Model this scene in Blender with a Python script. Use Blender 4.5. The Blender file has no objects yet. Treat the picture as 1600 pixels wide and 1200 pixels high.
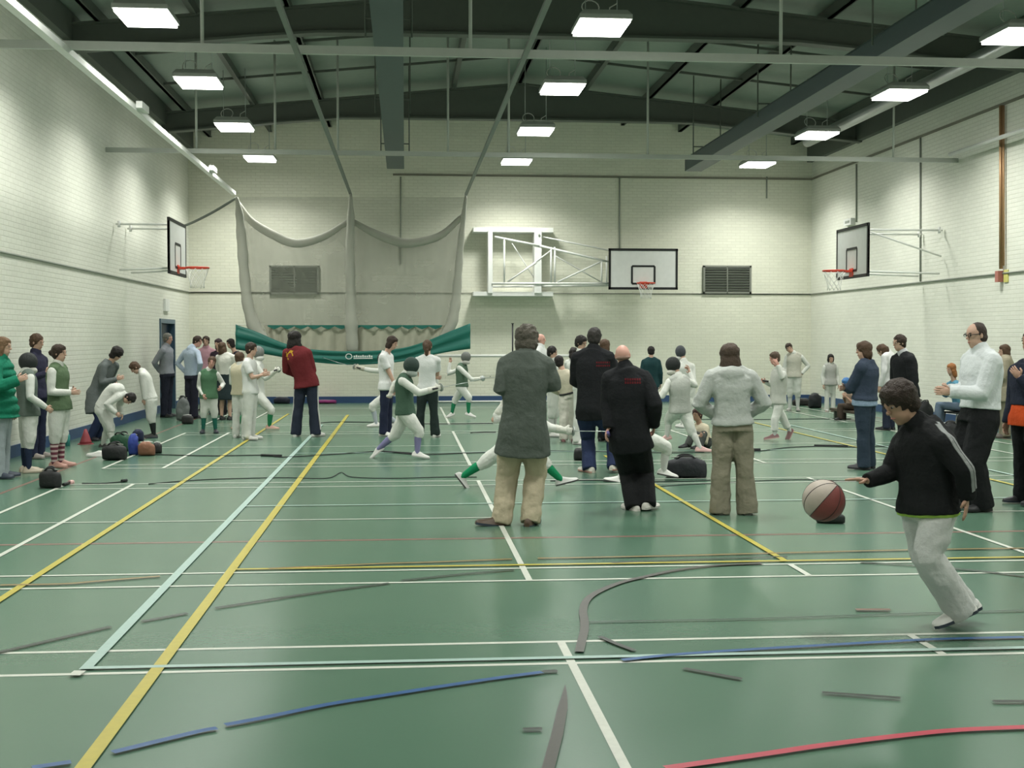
import bpy, bmesh, math, random
from mathutils import Vector, Matrix, noise
from mathutils.bvhtree import BVHTree

SC = bpy.context.scene
COL = SC.collection
R = math.radians
# ------------------------------------------------------------------ camera, world, exposure
FPX, CAMZ = 1957.0, 1.67
YAW, PITCH = math.atan(167.0 / FPX), math.atan(71.0 / FPX)
cam_d = bpy.data.cameras.new('camera')
cam_d.sensor_fit = 'HORIZONTAL'
cam_d.sensor_width = 36.0
cam_d.lens = 36.0 * FPX / 1600.0
cam_d.clip_end = 200
cam = bpy.data.objects.new('camera', cam_d)
COL.objects.link(cam)
cam.location = (0, 0, CAMZ)
cam.rotation_euler = (math.pi / 2 - PITCH, 0, -YAW)
SC.camera = cam
CROT = cam.rotation_euler.to_matrix()
CAM = Vector(cam.location)
w = bpy.data.worlds.new('World')
SC.world = w
w.use_nodes = True
w.node_tree.nodes['Background'].inputs[0].default_value = (0.55, 0.62, 0.58, 1)
w.node_tree.nodes['Background'].inputs[1].default_value = 0.05
SC.view_settings.view_transform = 'Standard'
SC.view_settings.look = 'None'
SC.view_settings.gamma = 1
SC.view_settings.exposure = 0.70
try:
    SC.cycles.use_denoising = True
    SC.cycles.max_bounces = 6
    SC.cycles.diffuse_bounces = 4
    SC.cycles.transparent_max_bounces = 12
except Exception:
    pass
LAMP = 8.0                      # glow of the lamp diffusers
LAMP_W = 80.0                    # power of the light each lamp throws down
LAMP_SPREAD = 140                # cut-off by the lamp's louvre
LAMP_COL = (0.985, 1.0, 0.935)


# ------------------------------------------------------------------ pixel <-> place
def ray(px, py):
    return (CROT @ Vector(((px - 800) / FPX, (600 - py) / FPX, -1))).normalized()


def at(px, py, Y):
    d = ray(px, py)
    return CAM + d * ((Y - CAM.y) / d.y)


def atx(px, py, X):
    d = ray(px, py)
    return CAM + d * ((X - CAM.x) / d.x)


def gp(px, py, z=0.0):
    d = ray(px, py)
    return CAM + d * ((z - CAM.z) / d.z)


CR = Vector((math.cos(YAW), -math.sin(YAW), 0))      # image right on the ground
CD = Vector((math.sin(YAW), math.cos(YAW), 0))       # away from the camera on the ground
UP = Vector((0, 0, 1))


# ------------------------------------------------------------------ materials
MATS = {}


def nodes_of(name):
    m = bpy.data.materials.new(name)
    m.use_nodes = True
    return m, m.node_tree.nodes, m.node_tree.links, m.node_tree.nodes['Principled BSDF']


def plain(name, col, rough=0.6, metal=0.0, spec=0.4, bump=0.0, scale=60.0, vary=0.08):
    if name in MATS:
        return MATS[name]
    m, n, l, b = nodes_of(name)
    b.inputs['Roughness'].default_value = rough
    b.inputs['Metallic'].default_value = metal
    b.inputs['Specular IOR Level'].default_value = spec
    tc = n.new('ShaderNodeTexCoord')
    nz = n.new('ShaderNodeTexNoise')
    nz.inputs['Scale'].default_value = scale * 0.12
    nz.inputs['Detail'].default_value = 3
    l.new(tc.outputs['Object'], nz.inputs['Vector'])
    mx = n.new('ShaderNodeMix')
    mx.data_type = 'RGBA'
    mx.inputs[6].default_value = tuple(c * (1 - vary) for c in col[:3]) + (1,)
    mx.inputs[7].default_value = tuple(min(1, c * (1 + vary)) for c in col[:3]) + (1,)
    l.new(nz.outputs['Fac'], mx.inputs[0])
    l.new(mx.outputs[2], b.inputs['Base Color'])
    if bump:
        n2 = n.new('ShaderNodeTexNoise')
        n2.inputs['Scale'].default_value = scale
        l.new(tc.outputs['Object'], n2.inputs['Vector'])
        bp = n.new('ShaderNodeBump')
        bp.inputs['Strength'].default_value = bump
        bp.inputs['Distance'].default_value = 0.01
        l.new(n2.outputs['Fac'], bp.inputs['Height'])
        l.new(bp.outputs['Normal'], b.inputs['Normal'])
    MATS[name] = m
    return m


def cloth(col, name=None):
    nm = name or 'cloth_%d_%d_%d' % tuple(int(c * 255) for c in col)
    return plain(nm, col, rough=0.88, spec=0.15, bump=0.5, scale=45.0, vary=0.12)


def emit(name, col, s):
    m = bpy.data.materials.new(name)
    m.use_nodes = True
    n, l = m.node_tree.nodes, m.node_tree.links
    b = n['Principled BSDF']
    b.inputs['Base Color'].default_value = (0.8, 0.8, 0.8, 1)
    b.inputs['Emission Color'].default_value = col + (1,)
    b.inputs['Emission Strength'].default_value = s
    return m


def wall_mat(name, axis, col):
    m, n, l, b = nodes_of(name)
    b.inputs['Roughness'].default_value = 0.55
    b.inputs['Specular IOR Level'].default_value = 0.3
    g = n.new('ShaderNodeNewGeometry')
    sp = n.new('ShaderNodeSeparateXYZ')
    cb = n.new('ShaderNodeCombineXYZ')
    l.new(g.outputs['Position'], sp.inputs[0])
    l.new(sp.outputs[axis], cb.inputs[0])
    l.new(sp.outputs['Z'], cb.inputs[1])
    br = n.new('ShaderNodeTexBrick')
    br.inputs['Scale'].default_value = 1.0
    br.inputs['Brick Width'].default_value = 0.23
    br.inputs['Row Height'].default_value = 0.077
    br.inputs['Mortar Size'].default_value = 0.007
    br.inputs['Mortar Smooth'].default_value = 0.4
    br.inputs['Color1'].default_value = (1, 1, 1, 1)
    br.inputs['Color2'].default_value = (0.95, 0.95, 0.95, 1)
    br.inputs['Mortar'].default_value = (0.88, 0.88, 0.86, 1)
    l.new(cb.outputs[0], br.inputs['Vector'])
    nz = n.new('ShaderNodeTexNoise')
    nz.inputs['Scale'].default_value = 1.1
    nz.inputs['Detail'].default_value = 6
    l.new(g.outputs['Position'], nz.inputs['Vector'])
    cr = n.new('ShaderNodeMapRange')
    cr.inputs['To Min'].default_value = 0.93
    cr.inputs['To Max'].default_value = 1.06
    l.new(nz.outputs['Fac'], cr.inputs['Value'])
    mx = n.new('ShaderNodeMix')
    mx.data_type = 'RGBA'
    mx.blend_type = 'MULTIPLY'
    mx.inputs[0].default_value = 1
    mx.inputs[6].default_value = col + (1,)
    l.new(br.outputs['Color'], mx.inputs[7])
    m2 = n.new('ShaderNodeVectorMath')
    m2.operation = 'SCALE'
    l.new(mx.outputs[2], m2.inputs[0])
    l.new(cr.outputs[0], m2.inputs['Scale'])
    l.new(m2.outputs[0], b.inputs['Base Color'])
    bp = n.new('ShaderNodeBump')
    bp.inputs['Strength'].default_value = 0.55
    bp.inputs['Distance'].default_value = 0.012
    bw = n.new('ShaderNodeMath')
    bw.operation = 'ADD'
    n3 = n.new('ShaderNodeTexNoise')
    n3.inputs['Scale'].default_value = 22
    l.new(g.outputs['Position'], n3.inputs['Vector'])
    ms = n.new('ShaderNodeMath')
    ms.operation = 'MULTIPLY'
    ms.inputs[1].default_value = 0.25
    l.new(n3.outputs['Fac'], ms.inputs[0])
    iv = n.new('ShaderNodeMath')
    iv.operation = 'SUBTRACT'
    iv.inputs[0].default_value = 1
    l.new(br.outputs['Fac'], iv.inputs[1])
    l.new(iv.outputs[0], bw.inputs[0])
    l.new(ms.outputs[0], bw.inputs[1])
    l.new(bw.outputs[0], bp.inputs['Height'])
    l.new(bp.outputs['Normal'], b.inputs['Normal'])
    return m


def floor_mat():
    m, n, l, b = nodes_of('green_sports_vinyl')
    b.inputs['Specular IOR Level'].default_value = 0.5
    g = n.new('ShaderNodeNewGeometry')
    nz = n.new('ShaderNodeTexNoise')
    nz.inputs['Scale'].default_value = 0.7
    nz.inputs['Detail'].default_value = 8
    l.new(g.outputs['Position'], nz.inputs['Vector'])
    mx = n.new('ShaderNodeMix')
    mx.data_type = 'RGBA'
    mx.inputs[6].default_value = (0.075, 0.146, 0.099, 1)
    mx.inputs[7].default_value = (0.085, 0.161, 0.112, 1)
    l.new(nz.outputs['Fac'], mx.inputs[0])
    l.new(mx.outputs[2], b.inputs['Base Color'])
    mr = n.new('ShaderNodeMapRange')
    mr.inputs['To Min'].default_value = 0.23
    mr.inputs['To Max'].default_value = 0.28
    n2 = n.new('ShaderNodeTexNoise')
    n2.inputs['Scale'].default_value = 2.5
    n2.inputs['Detail'].default_value = 6
    l.new(g.outputs['Position'], n2.inputs['Vector'])
    l.new(n2.outputs['Fac'], mr.inputs['Value'])
    l.new(mr.outputs[0], b.inputs['Roughness'])
    n3 = n.new('ShaderNodeTexNoise')
    n3.inputs['Scale'].default_value = 35
    l.new(g.outputs['Position'], n3.inputs['Vector'])
    bp = n.new('ShaderNodeBump')
    bp.inputs['Strength'].default_value = 0.08
    bp.inputs['Distance'].default_value = 0.004
    l.new(n3.outputs['Fac'], bp.inputs['Height'])
    l.new(bp.outputs['Normal'], b.inputs['Normal'])
    return m


def net_mat(name, col, alpha, scale=0.0):
    m, n, l, b = nodes_of(name)
    b.inputs['Base Color'].default_value = col + (1,)
    b.inputs['Roughness'].default_value = 0.9
    tr = n.new('ShaderNodeBsdfTransparent')
    mix = n.new('ShaderNodeMixShader')
    nz = n.new('ShaderNodeTexNoise')
    nz.inputs['Scale'].default_value = 1.6
    tc = n.new('ShaderNodeTexCoord')
    l.new(tc.outputs['Object'], nz.inputs['Vector'])
    mr = n.new('ShaderNodeMapRange')
    mr.inputs['To Min'].default_value = alpha * 0.8
    mr.inputs['To Max'].default_value = alpha * 1.2
    l.new(nz.outputs['Fac'], mr.inputs['Value'])
    l.new(mr.outputs[0], mix.inputs[0])
    l.new(tr.outputs[0], mix.inputs[1])
    l.new(b.outputs[0], mix.inputs[2])
    l.new(mix.outputs[0], n['Material Output'].inputs['Surface'])
    return m


# ------------------------------------------------------------------ mesh building
def basis(d, hint=UP):
    d = d.normalized()
    s = d.cross(hint)
    if s.length < 1e-4:
        s = d.cross(Vector((1, 0, 0)))
    s.normalize()
    u = s.cross(d).normalized()
    return d, s, u


class MB:
    def __init__(self):
        self.v, self.f, self.mi, self.sm = [], [], [], []

    def face(self, idx, m=0, smooth=False):
        self.f.append(idx)
        self.mi.append(m)
        self.sm.append(smooth)

    def box(self, c, size, rot=None, m=0):
        c = Vector(c)
        hx, hy, hz = [s / 2 for s in size]
        b = len(self.v)
        for x, y, z in ((-hx, -hy, -hz), (hx, -hy, -hz), (hx, hy, -hz), (-hx, hy, -hz),
                        (-hx, -hy, hz), (hx, -hy, hz), (hx, hy, hz), (-hx, hy, hz)):
            p = Vector((x, y, z))
            if rot is not None:
                p = rot @ p
            self.v.append(c + p)
        for q in ((0, 3, 2, 1), (4, 5, 6, 7), (0, 1, 5, 4), (1, 2, 6, 5), (2, 3, 7, 6), (3, 0, 4, 7)):
            self.face([b + i for i in q], m)
        return self

    def span(self, a, b, m=0):
        a, b = Vector(a), Vector(b)
        return self.box((a + b) / 2, [abs(b[i] - a[i]) for i in range(3)], None, m)

    def bar(self, a, b, wd, ht, m=0, hint=UP):
        a, b = Vector(a), Vector(b)
        d, s, u = basis(b - a, hint)
        rot = Matrix((s, d, u)).transposed()
        return self.box((a + b) / 2, (wd, (b - a).length, ht), rot, m)

    def rings(self, rings, m=0, cap=True, smooth=True, closed=False):
        n = len(rings[0])
        b = len(self.v)
        for r in rings:
            self.v.extend(Vector(p) for p in r)
        k = len(rings)
        for i in range(k if closed else k - 1):
            for j in range(n):
                j2 = (j + 1) % n
                i2 = (i + 1) % k
                self.face([b + i * n + j, b + i * n + j2, b + i2 * n + j2, b + i2 * n + j], m, smooth)
        if cap and not closed:
            self.face([b + j for j in range(n)][::-1], m)
            self.face([b + (k - 1) * n + j for j in range(n)], m)
        return self

    def tube(self, pts, r, n=8, m=0, closed=False):
        pts = [Vector(p) for p in pts]
        k = len(pts)
        rr = r if isinstance(r, (list, tuple)) else [r] * k
        out = []
        prev = None
        for i, p in enumerate(pts):
            if closed:
                d = pts[(i + 1) % k] - pts[i - 1]
            else:
                d = pts[min(i + 1, k - 1)] - pts[max(i - 1, 0)]
            if d.length < 1e-9:
                d = Vector((0, 0, 1))
            d.normalize()
            if prev is None:
                _, s, u = basis(d)
            else:
                s = prev - d * prev.dot(d)
                s.normalize()
                u = s.cross(d)
            prev = s
            out.append([p + (s * math.cos(a) + u * math.sin(a)) * rr[i] for a in [2 * math.pi * j / n for j in range(n)]])
        return self.rings(out, m, True, True, closed)

    def cap(self, a, b, r0, r1, n=12, m=0):
        """tapered limb piece with rounded ends"""
        a, b = Vector(a), Vector(b)
        if (b - a).length < 1e-5:
            b = a + Vector((0, 0, 1e-3))
        d = (b - a).normalized()
        pts, rad = [], []
        for t in (-0.97, -0.7, -0.35):
            pts.append(a + d * r0 * t)
            rad.append(r0 * math.sqrt(1 - t * t))
        for t in (0, 0.33, 0.66, 1.0):
            pts.append(a.lerp(b, t))
            rad.append(r0 + (r1 - r0) * t)
        for t in (0.35, 0.7, 0.97):
            pts.append(b + d * r1 * t)
            rad.append(r1 * math.sqrt(1 - t * t))
        return self.tube(pts, rad, n, m)

    def ell(self, c, rad, ax=None, n=14, k=9, m=0):
        c = Vector(c)
        X, Y, Z = ax if ax else (Vector((1, 0, 0)), Vector((0, 1, 0)), UP)
        rings = []
        for i in range(k + 1):
            t = -math.pi / 2 + math.pi * (0.03 + 0.94 * i / k)
            rings.append([c + X * rad[0] * math.cos(t) * math.cos(a) + Y * rad[1] * math.cos(t) * math.sin(a)
                          + Z * rad[2] * math.sin(t) for a in [2 * math.pi * j / n for j in range(n)]])
        return self.rings(rings, m)

    def mesh(self, name, mats):
        me = bpy.data.meshes.new(name)
        me.from_pydata([tuple(p) for p in self.v], [], self.f)
        for mt in (mats if isinstance(mats, (list, tuple)) else [mats]):
            me.materials.append(mt)
        me.polygons.foreach_set('material_index', self.mi)
        me.polygons.foreach_set('use_smooth', self.sm)
        me.update()
        bm = bmesh.new()
        bm.from_mesh(me)
        bmesh.ops.recalc_face_normals(bm, faces=bm.faces)
        bm.to_mesh(me)
        bm.free()
        return me

    def build(self, name, mats, parent=None, bevel=0.0, origin=None):
        if origin is None and parent is None and self.v:
            lo = [min(p[i] for p in self.v) for i in range(3)]
            hi = [max(p[i] for p in self.v) for i in range(3)]
            origin = Vector(((lo[0] + hi[0]) / 2, (lo[1] + hi[1]) / 2, lo[2]))
        if parent is not None and origin is None:
            origin = WORLD_LOC.get(parent.name, Vector((0, 0, 0)))
        origin = Vector(origin)
        self.v = [Vector(p) - origin for p in self.v]
        o = bpy.data.objects.new(name, self.mesh(name, mats))
        COL.objects.link(o)
        place(o, origin, parent)
        if bevel:
            b = o.modifiers.new('bevel', 'BEVEL')
            b.width = bevel
            b.segments = 2
            b.limit_method = 'ANGLE'
        return o


WORLD_LOC = {}


def place(o, loc, parent=None):
    loc = Vector(loc)
    if parent is not None:
        o.parent = parent
        o.location = loc - WORLD_LOC.get(parent.name, Vector((0, 0, 0)))
    else:
        o.location = loc
    WORLD_LOC[o.name] = loc


def empty(name, loc):
    o = bpy.data.objects.new(name, None)
    o.empty_display_size = 0.2
    COL.objects.link(o)
    place(o, loc)
    return o


def tag(o, label, cat, group=None, kind=None):
    o['label'] = label
    o['category'] = cat
    if group:
        o['group'] = group
    if kind:
        o['kind'] = kind
    return o


def struct(o):
    o['kind'] = 'structure'
    return o


def copy_tree(root, loc):
    r = root.copy()
    COL.objects.link(r)
    r.parent = None
    r.location = loc
    WORLD_LOC[r.name] = Vector(loc)
    for ch in [c for c in root.children]:
        c = ch.copy()
        COL.objects.link(c)
        c.parent = r
        for g in [x for x in ch.children]:
            d = g.copy()
            COL.objects.link(d)
            d.parent = c
    return r


def spline(pts, per=6):
    """Catmull-Rom through points"""
    pts = [Vector(p) for p in pts]
    if len(pts) < 3:
        return pts
    out = []
    q = [pts[0] * 2 - pts[1]] + pts + [pts[-1] * 2 - pts[-2]]
    for i in range(1, len(q) - 2):
        for j in range(per):
            t = j / per
            a, b, c, d = q[i - 1], q[i], q[i + 1], q[i + 2]
            out.append(0.5 * ((2 * b) + (c - a) * t + (2 * a - 5 * b + 4 * c - d) * t * t + (3 * b - a - 3 * c + d) * t ** 3))
    out.append(pts[-1])
    return out


# ------------------------------------------------------------------ hall shell
XL, XR, YB, YF, ZE = -5.5, 10.8, 32.7, -1.65, 6.95
XM, ZR = (XL + XR) / 2, 7.75
WALLC = (0.76, 0.765, 0.68)
m_side = wall_mat('painted_block_side', 'Y', WALLC)
m_end = wall_mat('painted_block_end', 'X', (0.74, 0.74, 0.625))
m_floor = floor_mat()
m_white = plain('white_paint', (0.72, 0.73, 0.70), 0.45)
m_bar = plain('dull_white_paint', (0.44, 0.46, 0.42), 0.5)
m_dark = plain('dark_steel', (0.095, 0.108, 0.092), 0.55)
m_duct = plain('blue_grey_steel', (0.062, 0.088, 0.092), 0.45)
m_galv = plain('galvanised_steel', (0.42, 0.45, 0.44), 0.35, 0.6)
m_roof = plain('roof_sheet', (0.22, 0.27, 0.23), 0.6)
m_skirt = plain('blue_skirting', (0.035, 0.075, 0.17), 0.45)
m_black = plain('black_plastic', (0.012, 0.013, 0.014), 0.45)
m_rubber = plain('black_rubber', (0.015, 0.016, 0.017), 0.7)
m_red = plain('red_paint', (0.62, 0.06, 0.03), 0.4)
m_copper = plain('copper_pipe', (0.42, 0.25, 0.13), 0.4, 0.4)
m_greycable = plain('grey_conduit', (0.30, 0.32, 0.28), 0.5)
m_string = plain('white_string', (0.75, 0.75, 0.72), 0.8)

LINES = {'white': (0.50, 0.52, 0.46), 'yellow': (0.40, 0.34, 0.045), 'lblue': (0.30, 0.42, 0.38), 'red': (0.40, 0.05, 0.075),
         'pale_red': (0.17, 0.10, 0.08), 'orange': (0.22, 0.14, 0.05), 'dark': (0.036, 0.045, 0.038), 'blue': (0.025, 0.085, 0.22),
         'tape': (0.072, 0.070, 0.062)}
line_names = list(LINES)
fm = [m_floor] + [plain('line_' + k, LINES[k], 0.4, vary=0.15, scale=200) for k in line_names]
fb = MB()
fb.span((XL - 0.3, YF - 0.3, -0.2), (XR + 0.3, YB + 0.3, 0.0))
LAY = [0.0]


def strip(pts, wd, c):
    """a painted line on the floor, following points (x, y)"""
    LAY[0] += 0.00012
    z = 0.0006 + LAY[0]
    pts = [Vector((p[0], p[1], 0)) for p in pts]
    a, b = [], []
    for i, p in enumerate(pts):
        d = pts[min(i + 1, len(pts) - 1)] - pts[max(i - 1, 0)]
        s = Vector((-d.y, d.x, 0)).normalized() * (wd[i] if isinstance(wd, list) else wd) / 2
        a.append(p + s + UP * z)
        b.append(p - s + UP * z)
    for i in range(len(pts) - 1):
        n = len(fb.v)
        fb.v += [a[i], a[i + 1], b[i + 1], b[i]]
        fb.face([n, n + 1, n + 2, n + 3], 1 + line_names.index(c))


def trace(pix, wd, c, smooth=True):
    p = [gp(*q) for q in pix]
    strip(spline(p, 5) if smooth else p, wd, c)


CX0 = 2.83
XS = (CX0 - 6.7, CX0 - 5.94, CX0 - 1.98, CX0 + 1.98, CX0 + 5.94, CX0 + 6.7)
strip([(-4.35, 4.0), (-4.35, 31.5)], 0.05, 'pale_red')
strip([(9.95, 4.0), (9.95, 31.5)], 0.05, 'pale_red')
strip([(-4.35, 10.4), (9.95, 10.4)], 0.07, 'pale_red')
for y0 in (0.7, 8.55, 16.4, 24.25):
    y1 = y0 + 6.1
    for y in (y0, y0 + 0.46, y1 - 0.46, y1):
        strip([(XS[0], y), (XS[5], y)], 0.042, 'white')
    for x in XS:
        strip([(x, y0), (x, y1)], 0.045, 'white')
    for a, b in ((XS[0], XS[2]), (XS[3], XS[5])):
        strip([(a, (y0 + y1) / 2), (b, (y0 + y1) / 2)], 0.035, 'white')
    for y in (y0, y1 - 0.46):
        strip([(CX0, y), (CX0, y + 0.46)], 0.045, 'white')
strip([(-2.58, 3.0), (-2.58, 28.0)], 0.055, 'yellow')
strip([(-1.25, 2.0), (-1.25, 27.5)], 0.065, 'yellow')
strip([(6.9, 2.0), (6.9, 27.5)], 0.055, 'yellow')
strip([(-1.25, 9.12), (10.2, 9.12)], 0.05, 'yellow')
strip([(CX0, 9.12), (CX0, 17.6)], 0.05, 'yellow')
strip([(-1.61, 6.43), (-1.61, 24.4)], 0.06, 'lblue')
strip([(7.39, 6.43), (7.39, 24.4)], 0.05, 'lblue')
strip([(-1.64, 6.43), (7.41, 6.43)], 0.05, 'lblue')
strip([(-1.61, 12.57), (7.39, 12.57)], 0.04, 'lblue')
strip([(-1.61, 18.3), (7.39, 18.3)], 0.04, 'lblue')
for q in ([(0, 916), (100, 914), (150, 910), (250, 902)], [(420, 890), (487, 887), (600, 882), (675, 880), (800, 875)],
          [(840, 874), (1050, 870), (1200, 866), (1412, 861), (1600, 858)]):
    trace(q, 0.04, 'orange')
for q in ([(-40, 1030), (0, 1021), (90, 1000), (173, 981)], [(221, 973), (293, 960)], [(336, 952), (420, 939), (500, 927), (608, 913)],
          [(627, 909), (720, 899), (803, 892)], [(955, 881), (1100, 875), (1230, 871)], [(1344, 880), (1428, 885), (1522, 893), (1600, 902)]):
    trace(q, 0.035, 'dark')
trace([(905, 1021), (910, 1000), (913, 987), (913, 971), (911, 957), (916, 941), (932, 928), (967, 913), (1007, 903), (1060, 892), (1121, 885), (1190, 882)], 0.05, 'tape')
trace([(921, 974), (1180, 969), (1390, 962), (1600, 956)], 0.02, 'dark')
for q in ([(50, 1203), (111, 1194)], [(176, 1179), (307, 1147), (339, 1141)], [(352, 1136), (420, 1123), (512, 1104), (592, 1091), (693, 1075), (780, 1062), (847, 1053)],
          [(972, 1034), (1060, 1025), (1180, 1017), (1300, 1010), (1407, 1004), (1473, 1001), (1600, 998)]):
    trace(q, 0.045, 'blue')
trace([(847, 1052), (871, 1051)], 0.04, 'dark')
trace([(1040, 1204), (1180, 1184), (1287, 1168), (1407, 1153), (1500, 1144), (1640, 1138)], 0.05, 'red')
for q in ([(937, 997), (962, 1008), (991, 1019)], [(1068, 1047), (1159, 1064)], [(1284, 1085), (1407, 1094)], [(1551, 1099), (1640, 1099)], [(817, 1143), (847, 1142)]):
    trace(q, 0.035, 'dark')
trace([(1337, 955), (1391, 955)], 0.05, 'pale_red')
tp = [gp(*q) for q in ((883, 1074), (882, 1090), (879, 1110), (871, 1150), (855, 1210))]
strip(tp, [0.004, 0.025, 0.045, 0.05, 0.05], 'tape')
trace([(111, 1055), (130, 1055)], 0.09, 'white', False)
fl = struct(fb.build('floor', fm, origin=(0, 0, 0)))


def wall(name, a, b, m):
    return struct(MB().span(a, b).build(name, m))


wall('wall_back', (XL - 0.3, YB, 0), (XR + 0.3, YB + 0.3, 8.1), m_end)
wall('wall_rear', (XL - 0.3, YF - 0.3, 0), (XR + 0.3, YF, 8.1), m_end)
wall('wall_right', (XR, YF, 0), (XR + 0.3, YB, ZE + 0.1), m_side)
# left wall with the doorway near the far corner
DY0, DY1, DZ = 28.75, 30.55, 2.12
lw = MB()
lw.span((XL - 0.3, YF, 0), (XL, DY0, ZE + 0.1))
lw.span((XL - 0.3, DY1, 0), (XL, YB, ZE + 0.1))
lw.span((XL - 0.3, DY0, DZ), (XL, DY1, ZE + 0.1))
struct(lw.build('wall_left', m_side))
# upper wall set back a touch above the ledge: thin dark ledge line at 5.9 m
lg = MB()
lg.span((XR - 0.03, YF, 5.88), (XR, YB, 5.93))
struct(lg.build('trim_right', plain('ledge', (0.20, 0.19, 0.15), 0.6)))
lg = MB()
lg.span((-0.3, YB - 0.03, 5.88), (XR - 0.03, YB, 5.93))
struct(lg.build('trim_back', MATS['ledge']))
# eaves beams
for nm, x0, x1 in (('trim_eaves_left', XL, XL + 0.14), ('trim_eaves_right', XR - 0.14, XR)):
    struct(MB().span((x0, YF, 6.35 if x0 > 0 else 6.5), (x1, YB, ZE)).build(nm, m_dark))
# roof: two shallow slopes
rf = MB()
for (xa, za, xb, zb) in ((XL - 0.3, ZE - 0.02, XM, ZR), (XM, ZR, XR + 0.3, ZE - 0.02)):
    n = len(rf.v)
    for y in (YF - 0.3, YB + 0.3):
        for dz in (0, 0.12):
            rf.v += [Vector((xa, y, za + dz)), Vector((xb, y, zb + dz))]
    for q in ((0, 1, 5, 4), (2, 6, 7, 3), (0, 2, 3, 1), (4, 5, 7, 6), (0, 4, 6, 2), (1, 3, 7, 5)):
        rf.face([n + i for i in q])
struct(rf.build('ceiling', m_roof))


def roof_z(x):
    return ZE + (ZR - ZE) * (1 - abs(x - XM) / (XR - XM))


# portal frames: rafters with haunches
for i, y in enumerate((5.1, 13.1, 21.1, 29.1)):
    b = MB()
    for sgn in (-1, 1):
        prof = []
        for k in range(9):
            t = k / 8
            x = XM + sgn * (XR - XM - 0.02) * (1 - t)
            top = roof_z(x) - 0.2
            bot = min(top - 0.42, 6.36 + 0.36 * min(1, t * 1.9) ** 0.7 + 0.02 * t)
            prof.append((x, bot, top))
        for (y0, y1, zf) in ((y - 0.012, y + 0.012, None),):
            rings = [[Vector((x, y0, bo)), Vector((x, y1, bo)), Vector((x, y1, to)), Vector((x, y0, to))] for x, bo, to in prof]
            b.rings(rings, 0, True, False)
        for dz, which in ((0, 1), (0, 2)):
            rings = []
            for p in prof:
                z = p[which]
                rings.append([Vector((p[0], y - 0.12, z - 0.02)), Vector((p[0], y + 0.12, z - 0.02)), Vector((p[0], y + 0.12, z + 0.02)), Vector((p[0], y - 0.12, z + 0.02))])
            b.rings(rings, 0, True, False)
    o = tag(b.build('roof_rafter', m_dark), ('dark steel roof rafter spanning the hall nearest the camera end', 'dark steel roof rafter behind the camera side lamps', 'dark steel roof rafter spanning the hall above the first white crossbar', 'dark steel roof rafter spanning the hall nearest the far end wall')[i], 'rafter', 'roof rafters')
# purlins
pu = 0
for k in range(11):
    x = XL + 0.55 + k * 1.52
    b = MB()
    z = roof_z(x)
    b.span((x - 0.035, YF, z - 0.2), (x + 0.035, YB, z - 0.005))
    b.span((x - 0.035, YF, z - 0.2), (x + 0.06, YB, z - 0.185))
    o = struct(b.build('beam_purlin', m_dark))
# ties between purlins under the roof sheet
for y in (15.7, 18.4, 23.7, 26.4):
    b = MB()
    for k in range(10):
        x = XL + 0.55 + k * 1.52
        b.bar((x, y, roof_z(x) - 0.12), (x + 1.52, y, roof_z(x + 1.52) - 0.12), 0.04, 0.05)
    struct(b.build('beam_tie', m_dark))

# skirting
struct(MB().span((XL, DY1 + 0.12, 0), (XL + 0.025, YB - 0.025, 0.17)).span((XL, YF, 0), (XL + 0.025, DY0 - 0.12, 0.17)).build('baseboard_left', m_skirt))
struct(MB().span((XR - 0.025, YF, 0), (XR, YB - 0.025, 0.17)).build('baseboard_right', m_skirt))
struct(MB().span((XL, YB - 0.025, 0), (XR, YB, 0.17)).build('baseboard_back', m_skirt))
# doorway, dark blue frame and leaves
m_door = plain('navy_door_paint', (0.018, 0.04, 0.085), 0.4)
b = MB()
b.span((XL - 0.3, DY0, 0), (XL + 0.03, DY0 + 0.09, DZ)).span((XL - 0.3, DY1 - 0.09, 0), (XL + 0.03, DY1, DZ)).span((XL - 0.3, DY0 + 0.09, DZ - 0.1), (XL + 0.03, DY1 - 0.09, DZ))
dr = struct(b.build('door_1', plain('door_frame_paint', (0.06, 0.11, 0.16), 0.4)))
for y0, y1 in ((DY0 + 0.1, (DY0 + DY1) / 2 - 0.005), ((DY0 + DY1) / 2 + 0.005, DY1 - 0.1)):
    lf = MB().span((XL - 0.16, y0, 0.01), (XL - 0.11, y1, DZ - 0.11)).build('door_leaf', m_door, dr)
    MB().span((XL - 0.112, (y0 + y1) / 2 - 0.09, 1.1), (XL - 0.104, (y0 + y1) / 2 + 0.09, 1.8)).build('vision_panel', plain('dark_glass', (0.02, 0.03, 0.04), 0.1), lf)
struct(MB().span((XL - 0.6, DY0 - 0.3, 0), (XL - 0.32, DY1 + 0.3, DZ + 0.3)).build('wall_corridor', m_door))
sg = MB().span((XL, 29.25, 2.3), (XL + 0.05, 29.75, 2.58)).build('exit_sign_box', m_white)
tag(sg, 'small white sign box on the left wall above the blue doorway', 'sign')

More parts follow.
